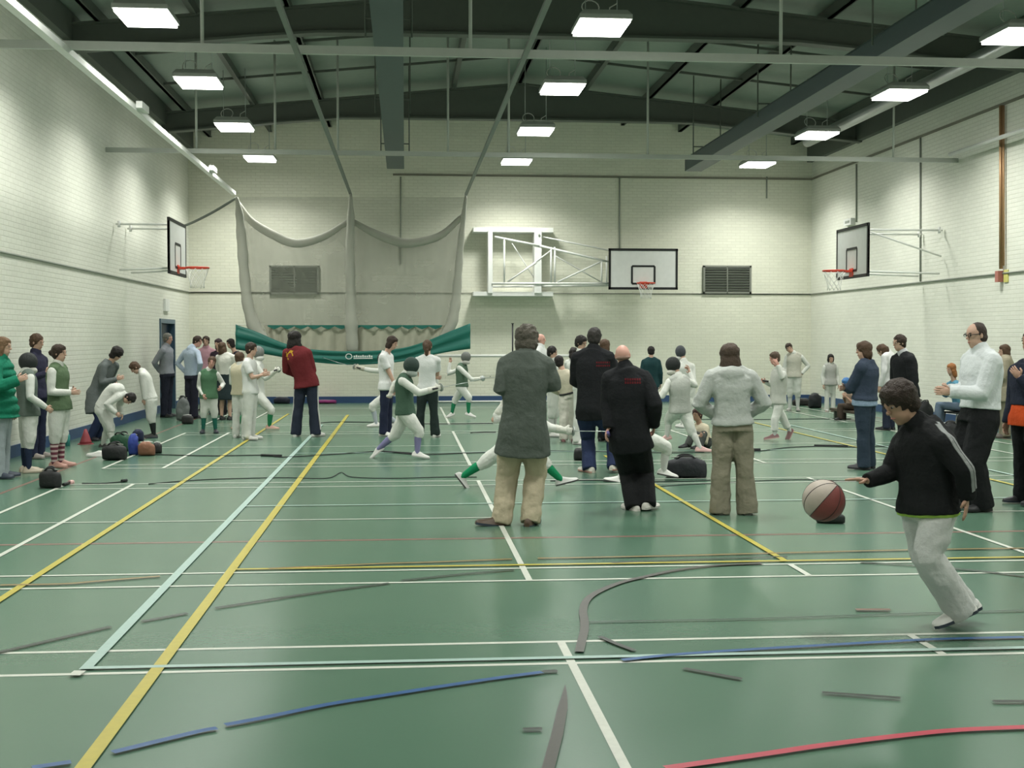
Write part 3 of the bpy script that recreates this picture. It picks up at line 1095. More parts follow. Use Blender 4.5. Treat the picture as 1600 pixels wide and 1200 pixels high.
def pose(foot, H, face, child, J, arms, spread, foot_turn=0.18):
    org = gp(*foot)
    org.z = 0
    fw = -math.cos(R(face)) * CD + math.sin(R(face)) * CR
    sd = math.cos(R(face)) * CR + math.sin(R(face)) * CD
    k = H / 1.75
    hh = 0.132 * H * (1 + 0.16 * child)

    def L(f, s, u):
        return org + (fw * f + sd * s + UP * u) * H
    hu = 1 - 0.5 * hh / H
    sw = 0.105 if not child else 0.102
    nku = 0.835 - 0.02 * child
    D = {'hd': L(0.015, 0, hu), 'nk': L(-0.012, 0, nku), 'pv': L(0, 0, 0.52), 'sl': L(-0.008, sw, nku - 0.04), 'sr': L(-0.008, -sw, nku - 0.04),
         'hl': L(0, 0.048, 0.50), 'hr': L(0, -0.048, 0.50), 'al': L(-0.02, spread, 0.038), 'ar': L(-0.02, -spread, 0.038)}
    ft = {'l': (0.115, spread + foot_turn * 0.115), 'r': (0.115, -spread - foot_turn * 0.115)}

    def px(key, base):
        v = J[key]
        wv = v[2] if len(v) > 2 else (base - org).dot(CD)
        pl = org + CD * wv
        d = ray(v[0], v[1])
        return CAM + d * ((pl - CAM).dot(CD) / d.dot(CD))
    S = dict(D)
    for key in ('pv', 'nk', 'hd', 'al', 'ar'):
        if key in J:
            S[key] = px(key, D[key])
    dp = S['pv'] - D['pv']
    for key in ('hl', 'hr'):
        S[key] = px(key, D[key]) if key in J else D[key] + dp
    if 'pv' in J and 'nk' not in J:
        S['nk'] = D['nk'] + dp
    dn = S['nk'] - D['nk']
    if 'hd' not in J:
        S['hd'] = D['hd'] + dn
    for key in ('sl', 'sr'):
        S[key] = px(key, D[key]) if key in J else D[key] + dn
    up = (S['nk'] - S['pv']).normalized()
    # arms
    l1, l2 = 0.172 * H, 0.150 * H
    for q, sg in (('l', 1), ('r', -1)):
        sh = S['s' + q]
        a = arms if isinstance(arms, str) else arms[0 if q == 'l' else 1]
        pole = -fw * 0.7 - UP * 0.5 + sd * sg * 0.45
        if a == 'crossed':
            wr = S['nk'] + (fw * 0.150 + sd * sg * -0.045 - UP * (0.215 if q == 'l' else 0.195)) * H
            pole = sd * sg + -UP * 0.8
        elif a == 'front':
            wr = S['nk'] + (fw * 0.155 + sd * sg * 0.045 - UP * 0.26) * H
            pole = sd * sg * 0.8 - UP * 0.6 - fw * 0.5
        elif a == 'pocket':
            wr = S['pv'] + (fw * 0.085 + sd * sg * 0.085 + UP * 0.045) * H
            pole = sd * sg - fw * 0.6
        elif a == 'hip':
            wr = S['pv'] + (sd * sg * 0.115 + UP * 0.03) * H
            pole = sd * sg - fw * 0.5
        elif a == 'back':
            wr = S['pv'] + (-fw * 0.085 + sd * sg * 0.03 + UP * 0.03) * H
            pole = sd * sg - fw * 0.5
        else:
            wr = sh + (fw * 0.03 + sd * sg * 0.035 - UP * 0.312) * H
        if 'w' + q in J:
            wr = px('w' + q, wr)
        if 'e' + q in J:
            el = px('e' + q, ik(sh, wr, l1, l2, pole))
            if 'w' + q not in J:
                wr = el + (fw * 0.03 - UP * 0.148) * H
        else:
            dd = wr - sh
            if dd.length > l1 + l2:
                wr = sh + dd * ((l1 + l2) / dd.length)
            el = ik(sh, wr, l1, l2, pole)
        S['e' + q], S['w' + q] = el, wr
    # legs
    for q, sg in (('l', 1), ('r', -1)):
        an = S['a' + q]
        if 'a' + q not in J and 'a' + ('r' if q == 'l' else 'l') not in J and 'pv' not in J:
            pass
        S['k' + q] = px('k' + q, ik(S['h' + q], an, 0.245 * H, 0.235 * H, fw + sd * sg * 0.15)) if 'k' + q in J else ik(S['h' + q], an, 0.235 * H, 0.228 * H, fw + sd * sg * 0.15)
        tb = an + (fw * ft[q][0] + sd * (ft[q][1] - sg * spread)) * H
        tb.z = max(0.012, an.z - 0.03 * H)
        if 't' + q in J:
            tv = px('t' + q, tb)
            dv = tv - an
            tb = an + dv.normalized() * 0.118 * H if dv.length > 1e-3 else tb
            tb.z = max(0.01, min(tb.z, an.z + 0.07))
        S['t' + q] = tb
    return dict(S=S, org=org, fw=fw, sd=sd, H=H, k=k, hh=hh, up=up)


def limb(mb, pts, rad, n=12):
    """rounded start, flat end (cuffs and hems)"""
    P_, R_ = [], []
    d = (pts[1] - pts[0]).normalized()
    for t in (-0.95, -0.6):
        P_.append(pts[0] + d * rad[0] * t)
        R_.append(rad[0] * math.sqrt(1 - t * t))
    for i in range(len(pts) - 1):
        for t in (0, 0.25, 0.5, 0.75):
            P_.append(pts[i].lerp(pts[i + 1], t))
            R_.append(rad[i] + (rad[i + 1] - rad[i]) * t)
    P_.append(pts[-1])
    R_.append(rad[-1])
    mb.tube(P_, R_, n)


def torso(mb, P, off, t0, t1, b=1.0, fem=False, flare=0.0, n=20, quilt=0.0):
    S, k = P['S'], P['k'] * b
    pv, nk = S['pv'], S['nk']
    ax0 = (S['hl'] - S['hr']).normalized()
    ax1 = (S['sl'] - S['sr']).normalized()
    dn = ((S['kl'] + S['kr']) / 2 - (S['hl'] + S['hr']) / 2)
    dn = dn.normalized() if dn.length > 0.05 else -UP
    dn = (dn - P['up'] * 0.35).normalized()
    ctrl = P['ch'] if 'ch' in P else (pv + nk) / 2 + P['fw'] * -0.008 * P['H']
    ln = (nk - pv).length
    rings = []
    steps = 60 if quilt else 16
    for i in range(steps + 1):
        t = t0 + (t1 - t0) * i / steps
        if t < 0:
            c = pv + dn * (-t) * 0.31 * P['H']
            tan = -dn * min(1, -t * 3) + P['up'] * max(0, 1 + t * 3)
        elif t <= 1:
            c = pv * (1 - t) ** 2 + ctrl * 2 * t * (1 - t) + nk * t * t
            tan = (ctrl - pv) * (1 - t) + (nk - ctrl) * t
        else:
            hdn = (S['hd'] - nk).normalized()
            c = nk + hdn * (t - 1) * 0.31 * P['H']
            tan = hdn
        tan = tan.normalized()
        ax = ax0.lerp(ax1, max(0, min(1, t))).normalized()
        ax = (ax - tan * ax.dot(tan)).normalized()
        dp = ax.cross(tan).normalized()
        w_, d_ = prof(t, fem)
        w_ = w_ * k + off + max(0, -t + 0.1) * flare
        d_ = d_ * k + off + max(0, -t + 0.1) * flare
        if quilt:
            qq = quilt * (abs(math.sin(t * 3.14159 * 5.0)) - 0.5)
            w_ += qq
            d_ += qq
        ring = []
        for j in range(n):
            a = 2 * math.pi * j / n
            ca, sa = math.cos(a), math.sin(a)
            ring.append(c + ax * w_ * math.copysign(abs(ca) ** 0.85, ca) + dp * d_ * math.copysign(abs(sa) ** 0.85, sa))
        rings.append(ring)
    mb.rings(rings)


def hand(mb, P, q, grow=1.0, curl=0.5, grip=False):
    S, k = P['S'], P['k'] * grow
    wr = S['w' + q]
    d = (wr - S['e' + q]).normalized()
    if 'hand_' + q in P:
        d = P['hand_' + q].normalized()
    inward = (S['pv'] + (S['nk'] - S['pv']) * 0.6 - wr)
    t = UP if abs(d.z) < 0.8 else P['fw']
    if 'palm_' + q in P:
        nrm = P['palm_' + q]
        t = d.cross(nrm).normalized()
        if t.dot(UP) < -0.01:
            t = -t
    t = (t - d * t.dot(d)).normalized()
    nrm = d.cross(t).normalized()
    if 'palm_' + q in P:
        if nrm.dot(P['palm_' + q]) < 0:
            nrm = -nrm
    elif nrm.dot(inward) < 0:
        nrm = -nrm
    c = wr + d * 0.045 * k
    mb.ell(c, (0.040 * k, 0.016 * k, 0.055 * k), (t, nrm, d), 12, 7)
    for i, (o, ln) in enumerate(((0.028, 0.070), (0.0095, 0.080), (-0.0095, 0.074), (-0.027, 0.060))):
        base = wr + d * 0.078 * k + t * o * k
        a0, a1, a2 = curl * 0.7, curl * 1.6, curl * 2.4
        if grip:
            a0, a1, a2 = 0.9, 2.2, 3.2
        pts = [base - d * 0.012 * k, base]
        for a, f in ((a0, 0.45), (a1, 0.32), (a2, 0.26)):
            pts.append(pts[-1] + (d * math.cos(a) + nrm * math.sin(a) + t * o * 1.5) * ln * f * k)
        mb.tube(pts, [0.0095 * k, 0.0095 * k, 0.009 * k, 0.0085 * k, 0.006 * k], 7)
    b0 = wr + d * 0.025 * k + t * 0.028 * k
    p1 = b0 + (d * 0.6 + t * 0.7 + nrm * 0.35).normalized() * 0.038 * k
    p2 = p1 + (d * 0.9 + t * (0.15 if not grip else -0.3) + nrm * (0.35 if not grip else 0.9)).normalized() * 0.032 * k
    mb.tube([b0, p1, p2], [0.013 * k, 0.011 * k, 0.008 * k], 7)


def head_axes(P):
    f = P['look']
    u = (P['S']['hd'] - P['S']['nk']).normalized()
    u = (u * 0.4 + P['headup'] * 0.6).normalized()
    f = (f - u * f.dot(u)).normalized()
    s = u.cross(f)
    return f, s, u


def shoe(mb, P, q, grow=1.0):
    S, k = P['S'], P['k'] * grow * (1 + 0.06 * P['child'])
    a, t = S['a' + q], S['t' + q]
    f = t - a
    fl = Vector((f.x, f.y, 0))
    if fl.length < 1e-3:
        fl = P['fw'].copy()
    s = f.normalized().cross(UP)
    if s.length < 0.05:
        s = P['sd'].copy()
    s.normalize()
    h = 0.060 * P['k']
    al = math.asin(min(0.9, h / max(f.length, 0.07)))
    e = (Matrix.Rotation(al, 3, s) @ f.normalized())
    dn = e.cross(s).normalized()
    if dn.z > 0:
        dn = -dn
    base = a + dn * h
    rings = []
    for x, w_, ht in ((-0.078, 0.018, 0.035), (-0.068, 0.030, 0.062), (-0.035, 0.036, 0.088), (0.02, 0.037, 0.092), (0.065, 0.041, 0.072), (0.105, 0.046, 0.056),
                      (0.145, 0.045, 0.047), (0.178, 0.035, 0.040), (0.195, 0.016, 0.026)):
        c = base + e * x * k
        ring = [c - s * w_ * k, c + s * w_ * k]
        ring += [c + s * w_ * 1.02 * k - dn * 0.018 * k]
        for j in range(7):
            an = math.pi * j / 6
            ring.append(c + s * w_ * 0.96 * k * math.cos(an) - dn * (0.02 * k + (ht - 0.02) * k * math.sin(an) ** 0.8))
        ring += [c - s * w_ * 1.02 * k - dn * 0.018 * k]
        rings.append(ring)
    b = len(mb.f)
    n = len(rings[0])
    mb.rings(rings)
    for i in range(len(rings) - 1):
        for j in range(n):
            if j in (0, 1, n - 1):
                mb.mi[b + i * n + j] = 1
                mb.sm[b + i * n + j] = False


ALLP = {}


def person(key, label, foot, H, face, J=None, arms='down', child=0.0, spread=0.058, build=1.0, fem=False, skin='pale', look=None, headtilt=0.0, vox=None,
           hair='short', hair_col=(0.035, 0.022, 0.014), top=None, bottom=None, shoes=None, socks=None, mask=None, glove=None, curl=0.5, group=None, hands=None, palms=None, ch=None, hair_w=1.0, head=1.0, foot_turn=0.18):
    J = J or {}
    P = pose(foot, H, face, child, J, arms, spread, foot_turn)
    P['hh'] *= head
    S, k, hh = P['S'], P['k'], P['hh']
    kb = k * build
    P['child'] = child
    if ch:
        d = ray(ch[0], ch[1])
        P['ch'] = CAM + d * ((P['org'] - CAM).dot(CD) / d.dot(CD))
        P['ch'] = P['ch'] * 2 - (S['pv'] + S['nk']) / 2
    lk = look if look is not None else face
    P['look'] = -math.cos(R(lk)) * CD + math.sin(R(lk)) * CR
    P['headup'] = (UP + P['look'] * math.tan(R(headtilt))).normalized()       # positive tilts the face down
    for q in 'lr':
        if hands and q in hands:
            v = hands[q]
            P['hand_' + q] = CR * v[0] + CD * v[1] + UP * v[2]
        if palms and q in palms:
            v = palms[q]
            P['palm_' + q] = CR * v[0] + CD * v[1] + UP * v[2]
    ppm = (foot[1] - 529) / 1.67
    if vox is None:
        vox = max(0.0095, min(0.015, 1.35 / ppm))
    ALLP[key] = P
    # body: one continuous surface, then fingers and face
    mb = MB()
    torso(mb, P, 0, -0.12, 1.0, build, fem)
    mb.cap(S['nk'] - P['up'] * 0.03 * k, S['hd'] - (S['hd'] - S['nk']).normalized() * 0.25 * hh, 0.060 * k, 0.055 * k)
    for q in 'lr':
        mb.cap(S['s' + q], S['e' + q], 0.052 * kb, 0.040 * kb)
        mb.cap(S['e' + q], S['w' + q], 0.040 * kb, 0.026 * k)
        mb.cap(S['s' + q], S['nk'].lerp(S['s' + q], 0.4) - P['up'] * 0.02 * k, 0.055 * kb, 0.06 * kb)
        mb.cap(S['h' + q], S['k' + q], 0.086 * kb, 0.056 * kb)
        mid = S['k' + q].lerp(S['a' + q], 0.32) - P['fw'] * 0.012 * k
        mb.cap(S['k' + q], mid, 0.055 * kb, 0.055 * kb)
        mb.cap(mid, S['a' + q], 0.055 * kb, 0.034 * k)
        mb.cap(S['a' + q], S['a' + q].lerp(S['t' + q], 0.55), 0.032 * k, 0.026 * k)
    f, s, u = head_axes(P)
    c = S['hd']
    mb.ell(c + u * 0.09 * hh - f * 0.03 * hh, (0.325 * hh, 0.40 * hh, 0.395 * hh), (s, f, u), 18, 12)
    mb.ell(c - u * 0.20 * hh + f * 0.07 * hh, (0.245 * hh, 0.29 * hh, 0.29 * hh), (s, f, u), 16, 10)
    mb.ell(c - u * 0.40 * hh + f * 0.20 * hh, (0.12 * hh, 0.12 * hh, 0.09 * hh), (s, f, u), 12, 8)
    ex = MB()
    ms = [MATS['skin_' + skin], m_eye, m_iris, m_lip, hair_mat(hair_col)]
    if not mask:
        ex.ell(c - u * 0.06 * hh + f * 0.37 * hh, (0.05 * hh, 0.085 * hh, 0.06 * hh), (s, f, u), 10, 7)
        ex.ell(c + u * 0.03 * hh + f * 0.345 * hh, (0.035 * hh, 0.05 * hh, 0.11 * hh), (s, f, u), 10, 7)
        for sg in (-1, 1):
            ex.ell(c + s * sg * 0.315 * hh - f * 0.04 * hh, (0.04 * hh, 0.065 * hh, 0.12 * hh), (s, f, u), 10, 7)
            ex.ell(c + s * sg * 0.14 * hh + u * 0.05 * hh + f * 0.315 * hh, (0.045 * hh, 0.04 * hh, 0.024 * hh), (s, f, u), 10, 6, 1)
            ex.ell(c + s * sg * 0.14 * hh + u * 0.05 * hh + f * 0.343 * hh, (0.032 * hh, 0.02 * hh, 0.026 * hh), (s, f, u), 8, 6, 2)
            ex.ell(c + s * sg * 0.14 * hh + u * 0.135 * hh + f * 0.33 * hh, (0.085 * hh, 0.03 * hh, 0.016 * hh), (s, f, u), 10, 6, 4)
        ex.ell(c - u * 0.235 * hh + f * 0.345 * hh, (0.09 * hh, 0.03 * hh, 0.022 * hh), (s, f, u), 10, 6, 3)
    for q in 'lr':
        hand(ex, P, q, 1.0, curl, grip=(glove or {}).get('grip') == q if isinstance(glove, dict) else False)
    body = solid(mb, 'person', MATS['skin_' + skin], P, vox, 2, extra=(ex, ms))
    P['obj'] = body
    tag(body, label, 'person', group)
    # hair / mask
    hm_ = hair_mat(hair_col)
    hv = max(0.008, min(0.012, vox))
    if mask:
        mb = MB()
        mb.ell(c + f * 0.07 * hh + u * 0.03 * hh, (0.44 * hh, 0.56 * hh, 0.57 * hh), (s, f, u), 20, 12)
        solid(mb, 'fencing_mask', plain('mask_mesh_%s' % mask['name'], mask['col'], 0.6, spec=0.3, bump=0.8, scale=160), P, hv, 1)
        mb = MB()
        mb.ell(c - u * 0.50 * hh + f * 0.20 * hh, (0.40 * hh, 0.42 * hh, 0.26 * hh), (s, f, u), 18, 9)
        solid(mb, 'mask_bib', cloth(mask['bib']), P, hv, 2)
        if mask.get('trim'):
            mb = MB()
            for t in (-0.30, -0.1, 0.1, 0.30):
                pts = [c + s * t * hh * (1 - 0.2 * abs(x)) * math.cos(x * 0.3) + f * (0.10 + 0.525 * math.cos(x * 1.4) * math.sqrt(max(0, 1 - (t / 0.45) ** 2))) * hh + u * (0.02 + 0.57 * math.sin(x * 1.4)) * hh for x in [-1 + i * 0.125 for i in range(17)]]
                pts += [c + s * t * hh - f * (0.40 * math.cos(x) * math.sqrt(max(0, 1 - (t / 0.45) ** 2))) * hh + u * (0.02 + 0.56 * math.sin(x)) * hh for x in (1.3, 1.0, 0.7, 0.4)]
                mb.tube(pts, 0.009, 6)
            mb.build('mask_trim', m_greycable, body, origin=P['org'])
    elif hair != 'none':
        mb = MB()
        X = (s * hair_w, f * (0.5 + 0.5 * hair_w), u)
        big = 1.04
        if hair in ('messy', 'curly'):
            big = 1.08
        if hair == 'bald':
            mb.ell(c - f * 0.17 * hh - u * 0.10 * hh, (0.338 * hh, 0.27 * hh, 0.13 * hh), X, 18, 9)
        elif hair == 'receding':
            mb.ell(c + u * 0.13 * hh - f * 0.095 * hh, (0.36 * hh, 0.35 * hh, 0.385 * hh), X, 18, 11)
            mb.ell(c - u * 0.10 * hh - f * 0.17 * hh, (0.335 * hh, 0.27 * hh, 0.25 * hh), X, 18, 11)
        else:
            mb.ell(c + u * 0.145 * hh - f * 0.085 * hh, (0.37 * hh * big, 0.41 * hh * big, 0.40 * hh * big), X, 18, 11)
            mb.ell(c - u * 0.10 * hh - f * 0.17 * hh, (0.335 * hh * big, 0.27 * hh * big, 0.29 * hh * big), X, 18, 11)
            if hair in ('fringe', 'bob', 'messy', 'long', 'curly', 'pony', 'bun'):
                mb.ell(c + u * 0.30 * hh + f * 0.12 * hh, (0.29 * hh, 0.235 * hh, 0.20 * hh), X, 16, 9)
        if hair in ('bob', 'curly'):
            for sg in (-1, 1):
                mb.ell(c + s * sg * 0.27 * hh - u * 0.14 * hh - f * 0.06 * hh, (0.14 * hh, 0.22 * hh, 0.36 * hh), X)
            mb.ell(c - u * 0.22 * hh - f * 0.22 * hh, (0.38 * hh, 0.24 * hh, 0.36 * hh), X, 18, 10)
        if hair == 'long':
            for sg in (-1, 1):
                mb.ell(c + s * sg * 0.28 * hh - u * 0.22 * hh - f * 0.08 * hh, (0.13 * hh, 0.22 * hh, 0.45 * hh), X)
            mb.ell(c - u * 0.35 * hh - f * 0.25 * hh, (0.40 * hh, 0.22 * hh, 0.52 * hh), X, 18, 10)
            mb.ell(c - u * 0.55 * hh - f * 0.22 * hh, (0.47 * hh, 0.21 * hh, 0.30 * hh), X, 18, 10)
        if hair == 'pony':
            b0 = c - f * 0.42 * hh + u * 0.05 * hh
            mb.tube(spline([b0 + f * 0.1 * hh, b0 - f * 0.10 * hh, b0 - f * 0.13 * hh - UP * 0.35 * hh, b0 - f * 0.05 * hh - UP * 0.8 * hh, b0 - f * 0.02 * hh - UP * 1.15 * hh], 4),
                    [0.07 * hh] + [0.15 * hh] * 5 + [0.16 * hh] * 6 + [0.13 * hh, 0.11 * hh, 0.09 * hh, 0.07 * hh, 0.03 * hh], 10)
        if hair == 'bun':
            mb.ell(c - f * 0.50 * hh - u * 0.02 * hh, (0.19 * hh, 0.19 * hh, 0.19 * hh), X)
        fz = {'messy': 0.045, 'curly': 0.032, 'bald': 0.004, 'receding': 0.008}.get(hair, 0.018)
        solid(mb, 'hair', hm_, P, hv, 1, fz * hh / 0.235, tex_hair)
    # clothing
    if bottom:
        kind = bottom['kind']
        m = cloth(bottom['col'], bottom.get('mat'))
        mb = MB()
        o = bottom.get('off', 0.016) * k
        if kind == 'skirt':
            torso(mb, P, 0.02 * k, -bottom['len'], 0.22, build, fem, 0.06)
            solid(mb, 'skirt', m, P, vox, 2, 0.012)
        else:
            tl_ = top if isinstance(top, list) else [top] if top else []
            low = any(t_.get('hem', -0.12) <= -0.05 for t_ in tl_)
            torso(mb, P, o * (0.6 if low else 1), -0.13, bottom.get('waist', 0.04 if low else 0.2), build, fem)
            hem, kr = bottom.get('hem', 0.075) * k, bottom.get('knee', 0.076) * kb
            th = bottom.get('thigh', 0.104) * kb
            for q in 'lr':
                if kind == 'trousers':
                    end = S['a' + q] + (S['k' + q] - S['a' + q]).normalized() * bottom.get('up', 0.0) * k - UP * 0.035 * k * (bottom.get('up', 0) == 0)
                    limb(mb, [S['h' + q], S['k' + q], end], [th, kr, hem])
                else:                       # breeches buckled below the knee
                    end = S['k' + q].lerp(S['a' + q], 0.30)
                    limb(mb, [S['h' + q], S['k' + q], end], [th * 1.05, kr * 1.12, 0.064 * kb])
            solid(mb, 'trousers' if kind == 'trousers' else 'breeches', m, P, vox, 2, bottom.get('folds', 0.022) * k, tex_fold)
        if bottom.get('belt'):
            mb = MB()
            torso(mb, P, 0.034 * k, 0.03, 0.11, build, fem, 0)
            solid(mb, 'belt', m_black, P, vox * 0.8, 1)
        if bottom.get('stripe'):
            mb = MB()
            for q, sg in (('l', 1), ('r', -1)):
                dd = P['sd'] * sg
                pts = [S['h' + q] + dd * (th + 0.012), S['k' + q] + dd * (kr + 0.008), S['a' + q] + dd * (hem + 0.004) + UP * 0.05]
                mb.bar(pts[0], pts[1], 0.02, 0.012, 0, P['fw'])
                mb.bar(pts[1], pts[2], 0.02, 0.012, 0, P['fw'])
            mb.build('side_stripe', cloth(bottom['stripe']), body, origin=P['org'])
    if socks:
        for q in 'lr':
            mb = MB()
            a0 = S['k' + q].lerp(S['a' + q], 0.12)
            mid = S['k' + q].lerp(S['a' + q], 0.36) - P['fw'] * 0.012 * k
            mb.cap(a0, mid, 0.056 * kb, 0.060 * kb)
            mb.cap(mid, S['a' + q], 0.060 * kb, 0.040 * k)
            solid(mb, 'sock', socks, P, max(0.01, vox * 0.9), 1)
    if shoes:
        for q in 'lr':
            mb = MB()
            shoe(mb, P, q, shoes.get('size', 1.08))
            mb.build('shoe', [plain('shoe_%d_%d_%d' % tuple(int(x * 255) for x in shoes['col']), shoes['col'], 0.5), plain('sole_%d' % int(shoes.get('sole', (0.5,))[0] * 255), shoes.get('sole', (0.5, 0.5, 0.47)), 0.6)], body, origin=P['org'])
    for tp_ in (top if isinstance(top, list) else [top] if top else []):
        m = cloth(tp_['col'], tp_.get('mat'))
        mb = MB()
        o = tp_.get('off', 0.018) * k
        t0, t1 = tp_.get('hem', -0.12), tp_.get('neck', 1.02)
        torso(mb, P, o, t0, t1, build, fem, tp_.get('flare', 0.03), quilt=tp_.get('quilt', 0.0))
        sl = tp_.get('sleeve', 'long')
        r0 = tp_.get('arm', 0.066) * kb
        if sl != 'none':
            for q in 'lr':
                sh, el, wr = S['s' + q], S['e' + q], S['w' + q]
                mb.cap(sh - P['up'] * 0.01 * k, S['nk'].lerp(sh, 0.35) - P['up'] * 0.015 * k, r0 * 1.02, 0.062 * kb + o)
                if sl == 'short':
                    limb(mb, [sh, sh.lerp(el, 0.72)], [r0 * 1.02, r0 * 1.1])
                elif sl == 'rolled':
                    limb(mb, [sh, el, el.lerp(wr, 0.25)], [r0, r0 * 0.92, r0 * 0.92])
                else:
                    limb(mb, [sh, el, wr + (wr - el).normalized() * 0.01 * k], [r0, r0 * 0.88, max(0.036 * k, r0 * tp_.get('cuff', 0.66))])
        elif t1 > 0.8:
            for q in 'lr':
                mb.cap(S['s' + q].lerp(S['nk'], 0.3), S['nk'].lerp(S['s' + q], 0.4), 0.05 * kb + o, 0.06 * kb + o)
        if tp_.get('collar'):
            hdn = (S['hd'] - S['nk']).normalized()
            mb.cap(S['nk'] - hdn * 0.02 * k, S['nk'] + hdn * 0.045 * k, 0.078 * k + o * 0.5, 0.072 * k + o * 0.4)
        if tp_.get('hood'):
            bk = -P['fw']
            mb.ell(S['nk'] + bk * 0.09 * k - UP * 0.045 * k, (0.13 * k, 0.07 * k, 0.09 * k), (P['sd'], P['fw'], UP))
            mb.ell(S['nk'] + bk * 0.105 * k - UP * 0.11 * k, (0.09 * k, 0.05 * k, 0.09 * k), (P['sd'], P['fw'], UP))
            for sg in (-1, 1):
                mb.ell(S['nk'] + P['sd'] * sg * 0.085 * k - UP * 0.015 * k, (0.05 * k, 0.08 * k, 0.05 * k), (P['sd'], P['fw'], UP))
        g = solid(mb, tp_['name'], m, P, vox, 2, tp_.get('folds', 0.020) * k, tex_fold)
        P[tp_['name']] = g
    if glove:
        gl = glove if isinstance(glove, dict) else {'which': glove}
        for q in gl['which']:
            mb = MB()
            hand(mb, P, q, 1.28, 0.6, grip=True)
            mb.cap(S['w' + q], S['w' + q] - (S['w' + q] - S['e' + q]).normalized() * 0.09 * k, 0.045 * k, 0.056 * k)
            solid(mb, 'glove', cloth(gl.get('col', (0.58, 0.58, 0.52))), P, 0.009, 1)
    return P


def foil(label, P, q, aim, length=1.05, grip_col=(0.03, 0.03, 0.03), guard=True, name='fencing_foil'):
    """a foil held in hand q; aim in image axes (right, away, up)"""
    S, k = P['S'], P['k']
    d0 = (S['w' + q] - S['e' + q]).normalized()
    hand_c = S['w' + q] + d0 * 0.075 * k
    d = (CR * aim[0] + CD * aim[1] + UP * aim[2]).normalized()
    e = empty(name, hand_c)
    tag(e, label, 'fencing foil', 'fencing foils')
    MB().tube([hand_c - d * 0.10, hand_c - d * 0.05, hand_c + d * 0.05], [0.014, 0.016, 0.013], 8).build('grip', plain('grip_%d' % int(grip_col[2] * 255), grip_col, 0.5), e)
    g = hand_c + d * 0.055
    if guard:
        MB().tube([g - d * 0.012, g, g + d * 0.012], [0.058, 0.052, 0.012], 16).build('guard', m_galv, e)
    MB().tube([g, g + d * length * 0.5 - UP * 0.012, g + d * length], [0.0045, 0.004, 0.003], 6).build('blade', m_galv, e)
    MB().tube([g + d * length, g + d * (length + 0.02)], [0.006, 0.005], 6).build('tip', m_black, e)
    return e

# ------------------------------------------------------------------ the people
W_ = (0.60, 0.61, 0.57)
WHITE_TROU = dict(kind='trousers', col=W_, mat='white_canvas_trousers')
BREECH = dict(kind='breeches', col=W_, mat='white_breeches_cloth', thigh=0.116, knee=0.080, folds=0.032)
JKT = dict(name='fencing_jacket', col=(0.60, 0.61, 0.57), mat='white_fencing_cloth', hem=-0.05, off=0.016, folds=0.014, collar=True)


def vest(col, hem=-0.1):
    return dict(name='fencing_vest', col=col, hem=hem, off=0.034, sleeve='none', folds=0.014, neck=1.0)


def shoes_(col, sole=None, size=1.08):
    return dict(col=col, sole=sole or col, size=size)


def sock_(col):
    return cloth(col)


def striped():
    m, n, l, b = nodes_of('striped_sock')
    b.inputs['Roughness'].default_value = 0.9
    g = n.new('ShaderNodeTexCoord')
    wv = n.new('ShaderNodeTexWave')
    wv.bands_direction = 'Z'
    wv.inputs['Scale'].default_value = 5.0
    l.new(g.outputs['Object'], wv.inputs['Vector'])
    cr = n.new('ShaderNodeValToRGB')
    cr.color_ramp.interpolation = 'CONSTANT'
    cr.color_ramp.elements[0].color = (0.13, 0.03, 0.05, 1)
    cr.color_ramp.elements[1].position = 0.6
    cr.color_ramp.elements[1].color = (0.50, 0.40, 0.38, 1)
    l.new(wv.outputs['Fac'], cr.inputs[0])
    l.new(cr.outputs[0], b.inputs['Base Color'])
    return m


BROWN, DKBROWN, BLACKH, GREYH, FAIR, GINGER = (0.075, 0.042, 0.024), (0.035, 0.021, 0.014), (0.014, 0.011, 0.010), (0.16, 0.155, 0.14), (0.17, 0.10, 0.055), (0.30, 0.12, 0.04)
GREENV = (0.085, 0.135, 0.095)
NAVY, BLACK = (0.022, 0.028, 0.048), (0.012, 0.013, 0.014)
DMASK = dict(name='dark', col=(0.022, 0.026, 0.026), bib=(0.50, 0.50, 0.45))
WSH = shoes_((0.62, 0.61, 0.58), (0.45, 0.44, 0.42))

# --- left wall group
person('padded', 'woman in a green padded jacket and pale jeans at the left edge of the photo', (5, 747), 1.68, 95, dict(wr=(27, 594, -0.2)), fem=True, hair='long', hair_col=FAIR, build=1.08,
       top=dict(name='padded_jacket', col=(0.012, 0.16, 0.095), hem=-0.28, off=0.045, folds=0.02, collar=True, arm=0.082, cuff=0.8, quilt=0.028),
       bottom=dict(kind='trousers', col=(0.30, 0.34, 0.36), hem=0.085), shoes=shoes_((0.03, 0.04, 0.06)))
person('maskback', 'fencer in a dark mask and grey-green vest beside the green padded jacket', (46, 738), 1.50, 125, dict(wr=(71, 636, -0.12), hd=(42, 566)), mask=DMASK, child=0.3,
       top=[JKT, vest((0.13, 0.16, 0.14), -0.15)], bottom=BREECH, socks=sock_((0.02, 0.03, 0.06)), shoes=shoes_((0.42, 0.36, 0.28)))
person('navyman', 'dark-haired man in a navy top standing behind the dark-masked fencer at the left wall', (60, 716), 1.72, 80, dict(wr=(71, 583, -0.2), hd=(58, 535)), hair='short', hair_col=BROWN, headtilt=15,
       top=dict(name='sweater', col=(0.03, 0.03, 0.055), hem=-0.1, collar=True), bottom=dict(kind='trousers', col=(0.02, 0.025, 0.05)), shoes=shoes_((0.25, 0.22, 0.2)))
